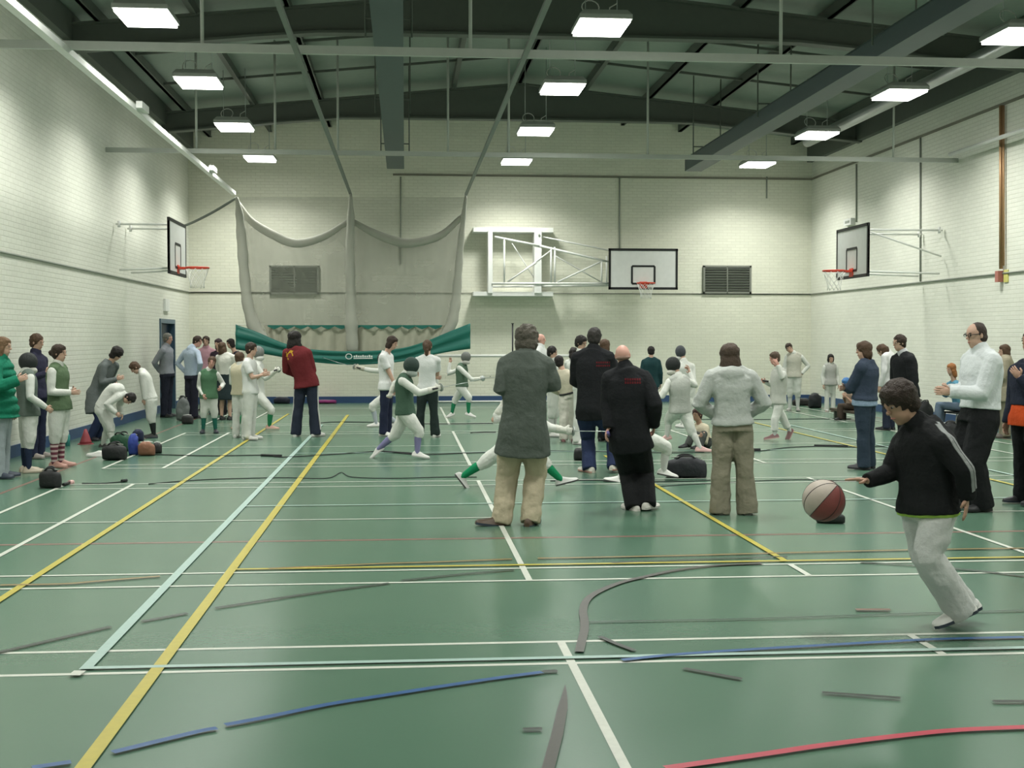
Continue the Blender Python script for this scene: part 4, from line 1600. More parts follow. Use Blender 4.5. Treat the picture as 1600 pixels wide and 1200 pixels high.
person('striped', 'girl with dark bun, green vest and striped maroon socks by the left wall', (94, 730), 1.58, 82, dict(wr=(110, 613, -0.14), wl=(113, 610, 0.08), hd=(93, 552)), fem=True, child=0.3, hair='bun', hair_col=DKBROWN,
       top=[JKT, vest((0.10, 0.15, 0.085), -0.15)], bottom=BREECH, socks=striped(), shoes=shoes_((0.40, 0.22, 0.18)))
person('cardigan', 'curly-haired woman in a long grey cardigan leaning over the kit bags', (148, 688), 1.60, 75, dict(pv=(150, 616), nk=(171, 566), hd=(183, 553), wr=(182, 592, -0.16), wl=(180, 598, 0.12)), fem=True, hair='curly', hair_w=1.22, hair_col=BLACKH, headtilt=30,
       top=dict(name='cardigan', col=(0.12, 0.135, 0.135), hem=-0.62, off=0.028, folds=0.03, flare=0.05, arm=0.07), bottom=dict(kind='trousers', col=(0.025, 0.035, 0.08)), shoes=shoes_((0.02, 0.02, 0.025)))
person('bending', 'child in white fencing kit bending double over the kit bags', (167, 699), 1.24, 85, dict(pv=(161, 637), nk=(190, 614), hd=(202, 623), wr=(181, 645, -0.16), wl=(190, 648, 0.1), al=(160, 695), ar=(177, 695)), child=0.5, build=1.3, head=1.1, ch=(176, 612), headtilt=60,
       hair='fringe', hair_col=BLACKH, top=JKT, bottom=BREECH, socks=sock_((0.55, 0.56, 0.52)), shoes=shoes_((0.05, 0.05, 0.05)))
person('lookdown', 'boy in white fencing kit standing near the left wall looking down at the bags', (238, 684), 1.27, -70, dict(nk=(223, 581), hd=(211, 575), pv=(236, 623), wl=(227, 630, -0.12), wr=(226, 626, 0.1)), child=0.5, build=1.2, head=1.1, headtilt=35,
       hair='fringe', hair_col=BROWN, top=JKT, bottom=BREECH, socks=sock_((0.02, 0.025, 0.025)), shoes=shoes_((0.03, 0.03, 0.03)))
person('greyman', 'grey-haired man in a grey shirt standing before the blue doorway', (262, 652), 1.78, 80, None, arms='back', hair='short', hair_col=GREYH, skin='pink', build=1.02,
       top=dict(name='shirt', col=(0.25, 0.26, 0.29), hem=-0.02, collar=True), bottom=dict(kind='trousers', col=(0.02, 0.022, 0.035)), shoes=shoes_(BLACK))
person('bluecshirt', 'man in a pale blue shirt with his back turned, left of the green sheet', (301, 654), 1.74, 145, dict(hd=(309, 534)), look=80, hair='short', hair_col=DKBROWN, skin='pink', arms=('hip', 'hip'),
       top=dict(name='shirt', col=(0.40, 0.47, 0.58), hem=0.0, collar=True), bottom=dict(kind='trousers', col=(0.025, 0.025, 0.04)), shoes=shoes_(BLACK))
person('pinkshirt', 'man in a pink shirt facing the hall between two taller spectators', (323, 642), 1.72, 5, None, hair='short', hair_col=DKBROWN, top=dict(name='shirt', col=(0.42, 0.24, 0.28), collar=True), bottom=dict(kind='trousers', col=NAVY), shoes=shoes_(BLACK))
person('darkwoman', 'long-haired woman in dark clothes among the spectators left of the green sheet', (343, 648), 1.66, -25, None, fem=True, hair='long', hair_col=(0.03, 0.015, 0.02), top=dict(name='sweater', col=(0.03, 0.02, 0.03)), bottom=dict(kind='trousers', col=BLACK), shoes=shoes_(BLACK))
person('skirt', 'brown-haired woman in a white top and dark skirt with her back turned', (354, 656), 1.62, 165, dict(hd=(348, 543)), fem=True, arms='front', hair='long', hair_col=BROWN,
       top=dict(name='blouse', col=(0.62, 0.61, 0.56), hem=-0.02), bottom=dict(kind='skirt', col=(0.02, 0.032, 0.035), len=0.85), shoes=shoes_(BLACK))
person('darkby', 'person in black standing by the left end of the green sheet', (368, 644), 1.62, -60, dict(hd=(360, 537)), fem=True, hair='bob', hair_col=BLACKH, top=dict(name='sweater', col=(0.02, 0.02, 0.03), hem=-0.2), bottom=dict(kind='trousers', col=BLACK), shoes=shoes_(BLACK))
person('greenvest', 'child in a green fencing vest and white sleeves walking towards the camera', (327, 677), 1.34, 12, dict(wr=(317, 617, -0.1), wl=(345, 606, -0.05), hd=(331, 566)), child=0.7, spread=0.08, hair='short', hair_col=BROWN, skin='pink',
       top=[JKT, vest((0.07, 0.15, 0.085), -0.2)], bottom=BREECH, socks=sock_((0.02, 0.12, 0.09)), shoes=shoes_((0.03, 0.03, 0.04)))
person('creamboy', 'boy in a cream fencing vest, back turned, beside the boy in a white T-shirt', (377, 684), 1.48, 165, dict(hd=(375, 560)), child=0.4, arms='front', hair='fringe', hair_col=BROWN,
       top=[JKT, vest((0.50, 0.46, 0.34), -0.1)], bottom=dict(WHITE_TROU, folds=0.03), shoes=WSH)
person('tshirtboy', 'boy in a white T-shirt and white trousers reaching a bare arm to the right', (392, 687), 1.60, 82, dict(wr=(410, 586, -0.2), wl=(412, 583, 0.1), er=(394, 590, -0.2)), child=0.3, hair='fringe', hair_col=DKBROWN,
       top=dict(name='t_shirt', col=(0.64, 0.65, 0.63), sleeve='short', hem=-0.15), bottom=dict(WHITE_TROU, folds=0.03, thigh=0.115, knee=0.088), shoes=WSH)
pf = person('engarde', 'white fencer on guard with sword arm out, behind the boy in a white T-shirt', (404, 671), 1.50, 85, dict(pv=(404, 614), nk=(404, 567), hd=(402, 551), wr=(429, 581, -0.25), er=(415, 592, -0.2), wl=(398, 575, 0.2), kr=(424, 641, -0.1), ar=(421, 666, -0.1), tr=(430, 671, -0.1), kl=(388, 642, 0.1), al=(368, 667, 0.15), tl=(364, 672, 0)), child=0.3,
            mask=dict(name='grey', col=(0.20, 0.21, 0.20), bib=(0.58, 0.58, 0.55)), top=[JKT], bottom=BREECH, socks=sock_((0.02, 0.18, 0.075)), shoes=shoes_((0.42, 0.25, 0.2)), glove=dict(which='r', grip='r'))
foil('foil held out by the white fencer left of the red jacket', pf, 'r', (0.35, 0.9, 0.12), 0.85)
P18 = person('redjacket', 'man with long black hair in a red jacket, seen from behind', (479, 682), 1.83, 165, dict(al=(462, 676), ar=(493, 676), tr=(508, 682), nk=(464, 545), hd=(461, 529)), arms='front', hair='long', hair_w=1.3, hair_col=BLACKH, build=1.04,
             top=dict(name='jacket', col=(0.14, 0.022, 0.026), hem=-0.2, off=0.03, arm=0.075, collar=True), bottom=dict(kind='trousers', col=(0.022, 0.028, 0.045), stripe=(0.55, 0.55, 0.52), hem=0.09), shoes=WSH)
# --- middle of the hall
person('tshirtgirl', 'girl in a white T-shirt and navy trousers looking right, in front of the green sheet', (605, 681), 1.70, 75, dict(wr=(619, 606, -0.16), hd=(613, 536)), fem=True, hair='bob', hair_col=DKBROWN, headtilt=12,
       top=dict(name='t_shirt', col=(0.64, 0.65, 0.64), sleeve='short', hem=-0.18), bottom=dict(kind='trousers', col=(0.02, 0.026, 0.05), hem=0.08), shoes=WSH)
pf = person('leftpoint', 'fencer pointing a sword arm left, half hidden behind the girl in a white T-shirt', (598, 667), 1.48, -85, dict(pv=(605, 616), nk=(602, 575), hd=(600, 560), wl=(562, 575, -0.1), el=(580, 579, -0.12), al=(588, 662, -0.1), tl=(577, 668, -0.1), ar=(622, 662, 0.1)), child=0.3,
            mask=DMASK, top=[JKT], bottom=BREECH, socks=sock_((0.42, 0.45, 0.50)), shoes=WSH, glove=dict(which='l', grip='l', col=(0.45, 0.43, 0.36)))
foil('foil pointing left from behind the girl in a white T-shirt', pf, 'l', (-0.8, 0.55, 0.2), 0.8)
pf = person('lilac', 'fencer in a dark green vest and lilac socks stepping right with sword arm out', (622, 717), 1.46, 80, dict(hd=(641, 571), nk=(632, 588), pv=(633, 640), wr=(678, 608, -0.15), er=(655, 614, -0.2), wl=(612, 612, 0.15), el=(617, 600, 0.2), kr=(655, 674, -0.05), ar=(652, 708, -0.05), tr=(668, 717, -0.05), kl=(617, 680, 0.1), al=(591, 702, 0.15), tl=(586, 716, 0.15)), child=0.4,
            mask=dict(name='greenish', col=(0.028, 0.05, 0.042), bib=(0.30, 0.34, 0.31)), top=[JKT, vest((0.055, 0.10, 0.07), -0.15)], bottom=BREECH, socks=sock_((0.20, 0.19, 0.34)), shoes=WSH, glove=dict(which='rl', grip='r'), build=1.05)
foil('foil held by the green-vested fencer in lilac socks', pf, 'r', (0.75, 0.6, 0.15), 0.85)
person('ponytail', 'girl with a long brown ponytail and folded arms, white T-shirt and dark trousers', (668, 683), 1.64, 175, None, fem=True, arms='crossed', spread=0.085, hair='pony', hair_col=BROWN,
       top=dict(name='t_shirt', col=(0.64, 0.65, 0.64), sleeve='short', hem=-0.1), bottom=dict(kind='trousers', col=(0.018, 0.028, 0.026), hem=0.09, thigh=0.11), shoes=WSH)
pf = person('farfencer', 'far fencer in a green vest and green socks facing right before the white goal', (721, 653), 1.42, 65, dict(pv=(722, 603), nk=(722, 570), hd=(727, 558), wr=(748, 592, -0.2), er=(737, 593, -0.2), wl=(703, 567, 0.2), el=(700, 584, 0.15), kr=(733, 622, -0.1), ar=(732, 646, -0.1), tr=(742, 652, -0.1), kl=(711, 625, 0.1), al=(706, 646, 0.1), tl=(700, 652, 0)), child=0.4,
            mask=dict(name='grey2', col=(0.15, 0.16, 0.15), bib=(0.5, 0.5, 0.46)), top=[JKT, vest(GREENV, -0.05)], bottom=BREECH, socks=sock_((0.02, 0.19, 0.09)), shoes=WSH, glove=dict(which='r', grip='r'))
foil('foil held by the far fencer before the white goal', pf, 'r', (0.6, -0.75, 0.1), 0.85)
pf = person('lunge', 'fencer in deep lunge, mostly hidden behind the man in the grey-green jacket', (800, 764), 1.52, 84, dict(pv=(808, 690), nk=(822, 634), hd=(829, 614), hl=(800, 692, 0.06), wr=(880, 672, -0.1), er=(858, 668, -0.12), wl=(784, 636, 0.15), el=(772, 656, 0.15), kl=(758, 722, 0.1), al=(722, 745, 0.12), tl=(726, 776, 0.12), kr=(850, 722, -0.08), ar=(877, 750, -0.05), tr=(901, 751, -0.05)), child=0.3,
            mask=dict(name='dark', col=(0.022, 0.026, 0.026), bib=(0.55, 0.55, 0.5)), top=[JKT], bottom=BREECH, socks=sock_((0.01, 0.20, 0.085)), shoes=shoes_((0.48, 0.48, 0.46), (0.05, 0.05, 0.05)), glove=dict(which='rl', grip='r'))
foil('foil thrust right by the lunging fencer', pf, 'r', (1, 0.25, 0.0), 0.85)
P25 = person('greyjacket', 'grey-haired man in a grey-green jacket and khaki trousers, seen from behind with folded arms', (802, 820), 1.80, 172, dict(hd=(823, 530), nk=(822, 556), pv=(818, 668), sl=(791, 571), sr=(853, 571), el=(782, 606, -0.05), wl=(803, 604, 0.12), er=(865, 602, -0.03), wr=(838, 602, 0.16), al=(783, 813), tl=(762, 824, -0.05), ar=(828, 811), tr=(836, 820, 0.1)), arms='crossed', hair='curly', hair_w=1.12, hair_col=(0.085, 0.075, 0.06), skin='tan', build=1.06,
             top=dict(name='jacket', col=(0.085, 0.10, 0.088), hem=-0.42, off=0.035, arm=0.078, flare=0.05, folds=0.026, collar=True), bottom=dict(kind='trousers', col=(0.40, 0.35, 0.25), hem=0.086, knee=0.092, thigh=0.116, folds=0.04), shoes=shoes_((0.075, 0.048, 0.03), (0.03, 0.025, 0.02), 1.15), vox=0.010)
person('oldman', 'bald man in a white shirt beyond the right shoulder of the grey-green jacket', (846, 664), 1.78, 70, dict(hd=(845, 531)), hair='bald', hair_col=GREYH, skin='pink', top=dict(name='shirt', col=(0.62, 0.63, 0.62), collar=True), bottom=dict(kind='trousers', col=NAVY), shoes=shoes_(BLACK))
person('bowed', 'dark-haired boy in white bowing his head beside the grey-green jacket', (866, 682), 1.58, 70, dict(nk=(868, 566), hd=(863, 551)), headtilt=35, hair='short', hair_col=BLACKH, arms='front', top=dict(JKT), bottom=BREECH, socks=sock_((0.5, 0.5, 0.48)), shoes=WSH)
person('creamback', 'black-haired boy in a cream top with a black belt, seen from behind', (889, 690), 1.48, 170, dict(hd=(874, 566), nk=(880, 580)), child=0.3, arms='front', hair='short', hair_col=BLACKH,
       top=dict(name='fencing_jacket', col=(0.50, 0.46, 0.36), hem=0.05, off=0.02), bottom=dict(kind='trousers', col=(0.55, 0.53, 0.47), folds=0.045, thigh=0.118, knee=0.092, hem=0.082, belt=True), shoes=shoes_((0.2, 0.1, 0.1)))
person('curlywhite', 'person with tousled black hair in white between the cream top and the tall black jacket', (900, 676), 1.56, 150, dict(hd=(897, 553)), hair='curly', hair_col=BLACKH, headtilt=25, arms='front', top=dict(JKT), bottom=WHITE_TROU, shoes=WSH)
person('whiteboy', 'tall dark-haired youth in white looking down, left of the tall black jacket', (909, 694), 1.70, 60, dict(hd=(908, 536)), headtilt=30, hair='fringe', hair_col=BLACKH, arms='front', top=dict(JKT), bottom=WHITE_TROU, shoes=WSH)
P31 = person('tallblack', 'tall dark-haired man in a black jacket and navy trousers, seen from behind', (921, 738), 1.81, 168, dict(hd=(929, 528), nk=(927, 550), pv=(927, 640), al=(921, 730), tl=(903, 738), ar=(960, 727), tr=(974, 735)), arms='front', hair='short', hair_col=(0.03, 0.026, 0.024), build=1.12,
             top=dict(name='track_jacket', col=(0.014, 0.015, 0.017), hem=-0.18, off=0.03, arm=0.078, collar=True), bottom=dict(kind='trousers', col=(0.022, 0.032, 0.075), hem=0.088, thigh=0.115), shoes=shoes_((0.5, 0.48, 0.42), (0.4, 0.35, 0.3)))
person('peek', 'brown-haired woman half hidden behind the tall man in the black jacket', (949, 690), 1.62, 130, dict(hd=(946, 541)), fem=True, hair='bob', hair_col=BROWN, top=dict(name='sweater', col=(0.03, 0.03, 0.035)), bottom=dict(kind='trousers', col=BLACK), shoes=shoes_(BLACK))
P32 = person('bald', 'bald man in a black jacket and black trousers with white shoes, seen from behind', (998, 797), 1.65, 174, dict(hd=(973, 556), nk=(978, 580), pv=(984, 684), wl=(951, 668, -0.06), el=(950, 630, 0.02), wr=(1022, 664, 0.0), al=(991, 790), tl=(972, 798), ar=(1012, 786), tr=(1030, 793), sl=(953, 592), sr=(1006, 592), kl=(983, 740), kr=(1007, 738)), spread=0.045, hair='bald', hair_col=(0.30, 0.19, 0.15), skin='pink', build=1.12,
             top=dict(name='track_jacket', col=(0.014, 0.015, 0.016), hem=-0.22, off=0.032, arm=0.082, collar=True, flare=0.05), bottom=dict(kind='trousers', col=(0.013, 0.014, 0.015), hem=0.090, thigh=0.116, knee=0.096), shoes=shoes_((0.60, 0.58, 0.54), (0.45, 0.44, 0.42)), vox=0.010,
             hands=dict(l=(-0.35, -0.2, -0.9)))
person('teal', 'small dark-clothed person standing far off before the far wall, right of the bald man', (1017, 652), 1.50, 178, None, hair='short', hair_col=BLACKH, child=0.3, top=dict(name='jacket', col=(0.015, 0.045, 0.05), hem=-0.3, off=0.03), bottom=dict(kind='trousers', col=NAVY), shoes=shoes_(BLACK))
person('backfencer', 'white fencer with a black mask striding away, seen from behind', (1066, 706), 1.48, 195, dict(hd=(1053, 570), nk=(1061, 590), pv=(1062, 640), wl=(1032, 616, 0.1), wr=(1078, 583, 0.2), er=(1086, 603, 0.1), kl=(1045, 656, 0.15), al=(1042, 682, 0.15), tl=(1030, 690, 0.1), kr=(1080, 672, -0.05), ar=(1094, 700, -0.1), tr=(1104, 711, -0.1)), child=0.35,
       mask=dict(name='black', col=(0.014, 0.017, 0.017), bib=(0.52, 0.51, 0.46)), top=[dict(JKT, hem=-0.12), vest((0.40, 0.41, 0.38), -0.1)], bottom=BREECH, socks=sock_((0.58, 0.58, 0.55)), shoes=shoes_((0.50, 0.32, 0.3)), look=240)
person('chinhand', 'white fencer in a slate-coloured mask beyond the black-masked fencer, hand at chin', (1072, 668), 1.62, 200, dict(hd=(1064, 550), nk=(1069, 567), wr=(1077, 579, -0.1), er=(1084, 598, -0.1)), mask=dict(name='slate', col=(0.05, 0.056, 0.065), bib=(0.55, 0.55, 0.52)),
       top=[dict(JKT)], bottom=BREECH, socks=sock_((0.58, 0.58, 0.55)), shoes=WSH)
person('floorsit', 'child in a cream top sitting on the floor behind the black holdall', (1092, 699), 1.35, -50, dict(pv=(1100, 690), nk=(1093, 663), hd=(1089, 648), kl=(1083, 676, -0.15), al=(1074, 694, -0.25), kr=(1100, 678, -0.2), ar=(1092, 697, -0.3), wl=(1086, 680, -0.2), wr=(1094, 682, -0.2), tl=(1066, 698, -0.3), tr=(1086, 701, -0.35)), child=0.6, hair='fringe', hair_col=(0.05, 0.022, 0.018), skin='tan',
       top=dict(name='sweater', col=(0.50, 0.45, 0.34), hem=0.0), bottom=dict(kind='trousers', col=(0.06, 0.065, 0.06)), shoes=shoes_(BLACK))
pf = person('hiddenlunge', 'fencer in white breeches on guard, mostly hidden behind the bald man', (1003, 752), 1.50, 82, dict(pv=(1003, 676), nk=(998, 626), hd=(1001, 606), kr=(1042, 700, 0.1), ar=(1037, 736, 0.1), tr=(1052, 744, 0.1), kl=(988, 714, -0.05), al=(968, 748, -0.05), tl=(954, 757, -0.05), wr=(1012, 650, 0.3), wl=(985, 640, 0.3)), child=0.3,
            mask=DMASK, top=[JKT], bottom=BREECH, socks=sock_((0.55, 0.55, 0.53)), shoes=shoes_((0.60, 0.60, 0.57), (0.06, 0.06, 0.06)))
foil('thin sword with a lilac grip held low in the left hand of the bald man', P32, 'l', (0.16, 0.9, -0.3), 0.7, (0.16, 0.12, 0.34), False, 'fencing_sword')
# --- right of the middle
P38 = person('hoodie', 'woman in a pale grey hoodie and khaki trousers, seen from behind', (1144, 803), 1.66, 178, dict(hd=(1140, 556), nk=(1142, 578), al=(1124, 797), ar=(1168, 797)), fem=True, arms='pocket', hair='long', hair_w=1.15, hair_col=(0.06, 0.04, 0.028), build=1.06,
             top=dict(name='hoodie', col=(0.42, 0.44, 0.42), hem=0.0, off=0.036, arm=0.080, cuff=0.75, hood=True, folds=0.026), bottom=dict(kind='trousers', col=(0.21, 0.195, 0.145), hem=0.105, knee=0.090, thigh=0.115, folds=0.035), shoes=shoes_((0.09, 0.09, 0.08)), vox=0.010)
pf = person('facehand', 'boy in white fencing kit striding left with a hand to his face', (1218, 687), 1.47, -72, dict(hd=(1210, 560), nk=(1217, 578), pv=(1215, 627), wl=(1215, 571, -0.2), el=(1222, 590, -0.2), wr=(1196, 597, 0.1), er=(1207, 602, 0.15), al=(1210, 680, -0.1), tl=(1196, 688, -0.1), kl=(1211, 655, -0.1), kr=(1224, 655, 0.1), ar=(1234, 674, 0.12), tr=(1232, 688, 0.1)), child=0.4, hair='fringe', hair_col=(0.09, 0.06, 0.04), skin='pink',
            top=[JKT, vest((0.42, 0.43, 0.39), -0.1)], bottom=dict(WHITE_TROU, up=0.08, folds=0.03), shoes=shoes_((0.16, 0.08, 0.08), (0.5, 0.5, 0.48)), socks=sock_((0.5, 0.52, 0.5)))
foil('foil held low behind the khaki-trousered woman by the boy striding left', pf, 'r', (-0.95, 0.25, 0.1), 0.6)
person('hiphand', 'dark-haired boy in white fencing kit facing the camera with a hand on his hip', (1240, 642), 1.58, -15, dict(hd=(1233, 544)), child=0.3, arms=('hip', 'down'), hair='fringe', hair_col=DKBROWN,
       top=[JKT, vest((0.42, 0.41, 0.35), -0.1)], bottom=dict(BREECH, thigh=0.115), socks=sock_((0.5, 0.52, 0.5)), shoes=shoes_((0.3, 0.3, 0.28)))
person('pigtail', 'small dark-haired girl in pale grey fencing kit standing near the right corner', (1297, 643), 1.31, 5, None, child=0.7, fem=True, hair='bob', hair_col=BLACKH,
       top=[JKT, vest((0.36, 0.36, 0.34), -0.2)], bottom=WHITE_TROU, shoes=shoes_((0.4, 0.4, 0.38)))
person('bluehat', 'child in a blue hat sitting by the right wall, behind the navy jumper', (1326, 656), 1.30, -60, dict(pv=(1331, 634), nk=(1328, 612), hd=(1322, 598), kl=(1312, 634, -0.2), al=(1312, 653, -0.2), kr=(1318, 635, 0.1), ar=(1318, 655, 0.1), wl=(1322, 620, -0.2), wr=(1318, 622, 0.1)), child=0.6, hair='fringe', hair_w=1.25, hair_col=(0.05, 0.16, 0.38), headtilt=30, skin='tan',
       top=dict(name='t_shirt', col=(0.30, 0.22, 0.17), sleeve='short', hem=0.0), bottom=dict(kind='trousers', col=(0.06, 0.045, 0.035)), shoes=shoes_(BLACK))
person('navyjumper', 'woman in a navy jumper and jeans with folded arms, facing left', (1350, 733), 1.69, -125, dict(hd=(1349, 548), nk=(1354, 566)), fem=True, arms='crossed', look=-85, hair='bob', hair_w=1.15, hair_col=BROWN, build=1.1,
       top=[dict(name='shirt', col=(0.20, 0.27, 0.36), hem=-0.12, off=0.018, sleeve='none'), dict(name='jumper', col=(0.038, 0.052, 0.080), hem=0.02, off=0.032, arm=0.076)], bottom=dict(kind='trousers', col=(0.028, 0.042, 0.062), hem=0.09, thigh=0.112), shoes=shoes_((0.02, 0.02, 0.025)))
person('blackhood', 'dark-haired man in a black hooded jacket looking left, behind the running boy', (1414, 704), 1.79, -75, dict(hd=(1405, 536), nk=(1412, 555)), hair='short', hair_col=DKBROWN, build=1.08,
       top=[dict(name='shirt', col=(0.5, 0.5, 0.52), hem=0.1, off=0.01, collar=True), dict(name='hooded_jacket', col=(0.013, 0.013, 0.016), hem=-0.25, off=0.035, arm=0.08, hood=True, neck=0.97)], bottom=dict(kind='trousers', col=BLACK), shoes=shoes_(BLACK))
person('whitepony', 'woman in white with a brown ponytail, between the navy jumper and the black hood', (1386, 672), 1.68, -130, dict(hd=(1378, 548)), fem=True, hair='pony', hair_col=BROWN, top=dict(name='blouse', col=(0.62, 0.62, 0.62)), bottom=dict(kind='trousers', col=NAVY), shoes=shoes_(BLACK))
P47 = person('whiteshirt', 'balding man in glasses, a white shirt and black trousers, facing left', (1522, 797), 1.87, -78, dict(wl=(1486, 612, -0.14), wr=(1484, 610, 0.14), hd=(1525, 524), nk=(1534, 552), pv=(1530, 648)), hair='receding', hair_col=(0.045, 0.03, 0.025), build=1.14, hands=dict(l=(-1, 0, 0.05), r=(-1, 0, 0.05)),
             top=dict(name='shirt', col=(0.60, 0.63, 0.64), hem=0.10, off=0.032, arm=0.076, folds=0.018, collar=True), bottom=dict(kind='trousers', col=(0.012, 0.012, 0.014), hem=0.098, thigh=0.122, knee=0.1, waist=0.2), shoes=shoes_(BLACK), vox=0.010)
f, s, u = head_axes(P47)
c, hh = P47['S']['hd'], P47['hh']
b = MB()
for sg in (-1, 1):
    o_ = c + s * sg * 0.15 * hh + u * 0.05 * hh + f * 0.375 * hh
    b.tube([o_ + s * 0.10 * hh * math.cos(a) + u * 0.06 * hh * math.sin(a) for a in [2 * math.pi * i / 14 for i in range(14)]], 0.003, 6, closed=True)
    b.tube([o_ + s * sg * 0.11 * hh + u * 0.02 * hh, c + s * sg * 0.35 * hh + u * 0.06 * hh - f * 0.02 * hh], 0.0035, 6)
b.tube([c + s * -0.05 * hh + u * 0.06 * hh + f * 0.385 * hh, c + s * 0.05 * hh + u * 0.06 * hh + f * 0.385 * hh], 0.0035, 6)
b.build('glasses', m_black, P47['obj'], origin=P47['org'])
person('tancoat', 'brown-haired woman in a tan coat by the right wall, behind the white shirt', (1567, 684), 1.63, -100, dict(hd=(1569, 549)), fem=True, arms='front', hair='bob', hair_col=BROWN,
       top=dict(name='coat', col=(0.29, 0.26, 0.19), hem=-0.45, off=0.035, arm=0.076, flare=0.04), bottom=dict(kind='trousers', col=(0.24, 0.22, 0.16), hem=0.09), shoes=shoes_((0.08, 0.07, 0.06)))
person('orange', 'person in navy jacket over an orange top at the right edge of the photo', (1603, 788), 1.69, -70, dict(wl=(1594, 590, -0.2), hd=(1610, 534)), build=1.05, hair='short', hair_col=DKBROWN, skin='tan',
       top=[dict(name='sweater', col=(0.55, 0.075, 0.02), hem=-0.16, off=0.026), dict(name='jacket', col=(0.02, 0.024, 0.04), hem=0.22, off=0.038, arm=0.08)], bottom=dict(kind='trousers', col=(0.012, 0.013, 0.018), hem=0.085), shoes=shoes_((0.03, 0.03, 0.035)))
person('ginger', 'ginger-haired child in a blue top sitting by the right wall', (1478, 672), 1.42, -75, dict(pv=(1499, 634), nk=(1491, 596), hd=(1486, 577), kl=(1466, 632, -0.12), al=(1464, 668, -0.12), kr=(1470, 634, 0.1), ar=(1470, 669, 0.1), wl=(1472, 612, -0.15), wr=(1470, 612, 0.1)), child=0.5, fem=True, hair='long', hair_col=GINGER,
       top=dict(name='sweater', col=(0.10, 0.26, 0.36), hem=0.0), bottom=dict(kind='trousers', col=(0.12, 0.16, 0.22)), shoes=shoes_((0.2, 0.2, 0.2)))
# --- the running boy
P46 = person('runner', 'boy in a black jacket and white trousers running left after the ball', (1490, 981), 1.50, -62,
             dict(hd=(1405, 629), nk=(1440, 668), pv=(1450, 795), sl=(1474, 694, -0.17), sr=(1411, 690, 0.13), er=(1390, 739, 0.12), wr=(1356, 751, 0.03), el=(1507, 738, -0.24), wl=(1511, 776, -0.20),
                  hl=(1466, 800, -0.08), hr=(1434, 800, 0.06), kl=(1450, 872, -0.12), al=(1503, 950, -0.04), tl=(1464, 981, -0.06), kr=(1446, 868, 0.10), ar=(1511, 945, 0.12), tr=(1486, 974, 0.10)),
             child=0.5, headtilt=20, look=-70, hair='fringe', hair_w=1.08, hair_col=(0.030, 0.019, 0.014), skin='tan', curl=0.12, build=1.08, head=1.14, vox=0.009,
             hands=dict(r=(-1, -0.05, 0.12), l=(-0.1, -0.1, -1)), palms=dict(r=(0, -0.1, -1), l=(-0.6, 0.3, 0)), ch=(1450, 730),
             top=[dict(name='undershirt', col=(0.30, 0.46, 0.09), hem=-0.075, off=0.036, sleeve='none', neck=0.5), dict(name='track_jacket', col=(0.013, 0.013, 0.015), hem=-0.04, off=0.050, arm=0.074, collar=True, folds=0.022, cuff=0.7, flare=0.02)],
             bottom=dict(kind='trousers', col=(0.50, 0.51, 0.50), thigh=0.106, knee=0.098, hem=0.096, folds=0.035), shoes=shoes_((0.60, 0.60, 0.58), (0.03, 0.03, 0.035), 1.15))
# pale stripes along the near sleeve
settle_after = []
SLEEVE = P46


def on_cloth(P, garment, pts, name, mat, wd, lift=0.006, side=None):
    """a band sewn on a garment: points are pushed onto its surface, seen from direction side"""
    settle_after.append((P, garment, pts, name, mat, wd, lift, side))


S = P46['S']
nd = -CD * 0.75 + UP * 0.35 + CR * 0.45
for off_ in (-0.022, 0.022):
    pp = [S['nk'].lerp(S['sl'], 0.35) + UP * 0.04, S['sl'] + UP * 0.03, S['sl'].lerp(S['el'], 0.5), S['el'], S['el'].lerp(S['wl'], 0.85)]
    on_cloth(P46, 'track_jacket', [p + (CR * 0.6 + UP * 0.5) * off_ for p in spline(pp, 5)], 'sleeve_stripe', cloth((0.24, 0.25, 0.25)), 0.02, 0.004, nd)
# lettering on the two black jackets, emblem on the red one
for P, gx, x0, x1, rows, col in ((P31, 'track_jacket', 930, 953, (566, 571), (0.10, 0.014, 0.018)), (P32, 'track_jacket', 974, 1000, (592, 597), (0.10, 0.014, 0.018))):
    for ry in rows:
        n = 7
        for i in range(n):
            a = x0 + (x1 - x0) * i / n
            b_ = a + (x1 - x0) / n * 0.68
            dpl = P['org']
            q = []
            for x in (a, b_):
                d = ray(x, ry)
                q.append(CAM + d * ((dpl - CAM).dot(CD) / d.dot(CD)))
            on_cloth(P, gx, [q[0], q[0].lerp(q[1], 0.5), q[1]], 'jacket_lettering', cloth(col), 0.022, 0.004, -CD)
for (xa, ya, xb, yb) in ((448, 557, 455, 548), (448, 550, 452, 562), (456, 547, 460, 556), (460, 548, 454, 551)):
    q = []
    for x, y in ((xa, ya), (xb, yb)):
        d = ray(x, y)
        q.append(CAM + d * ((P18['org'] - CAM).dot(CD) / d.dot(CD)))
    on_cloth(P18, 'jacket', [q[0], q[0].lerp(q[1], 0.5), q[1]], 'shoulder_emblem', cloth((0.50, 0.30, 0.03)), 0.018, 0.004, -CD)
settle()


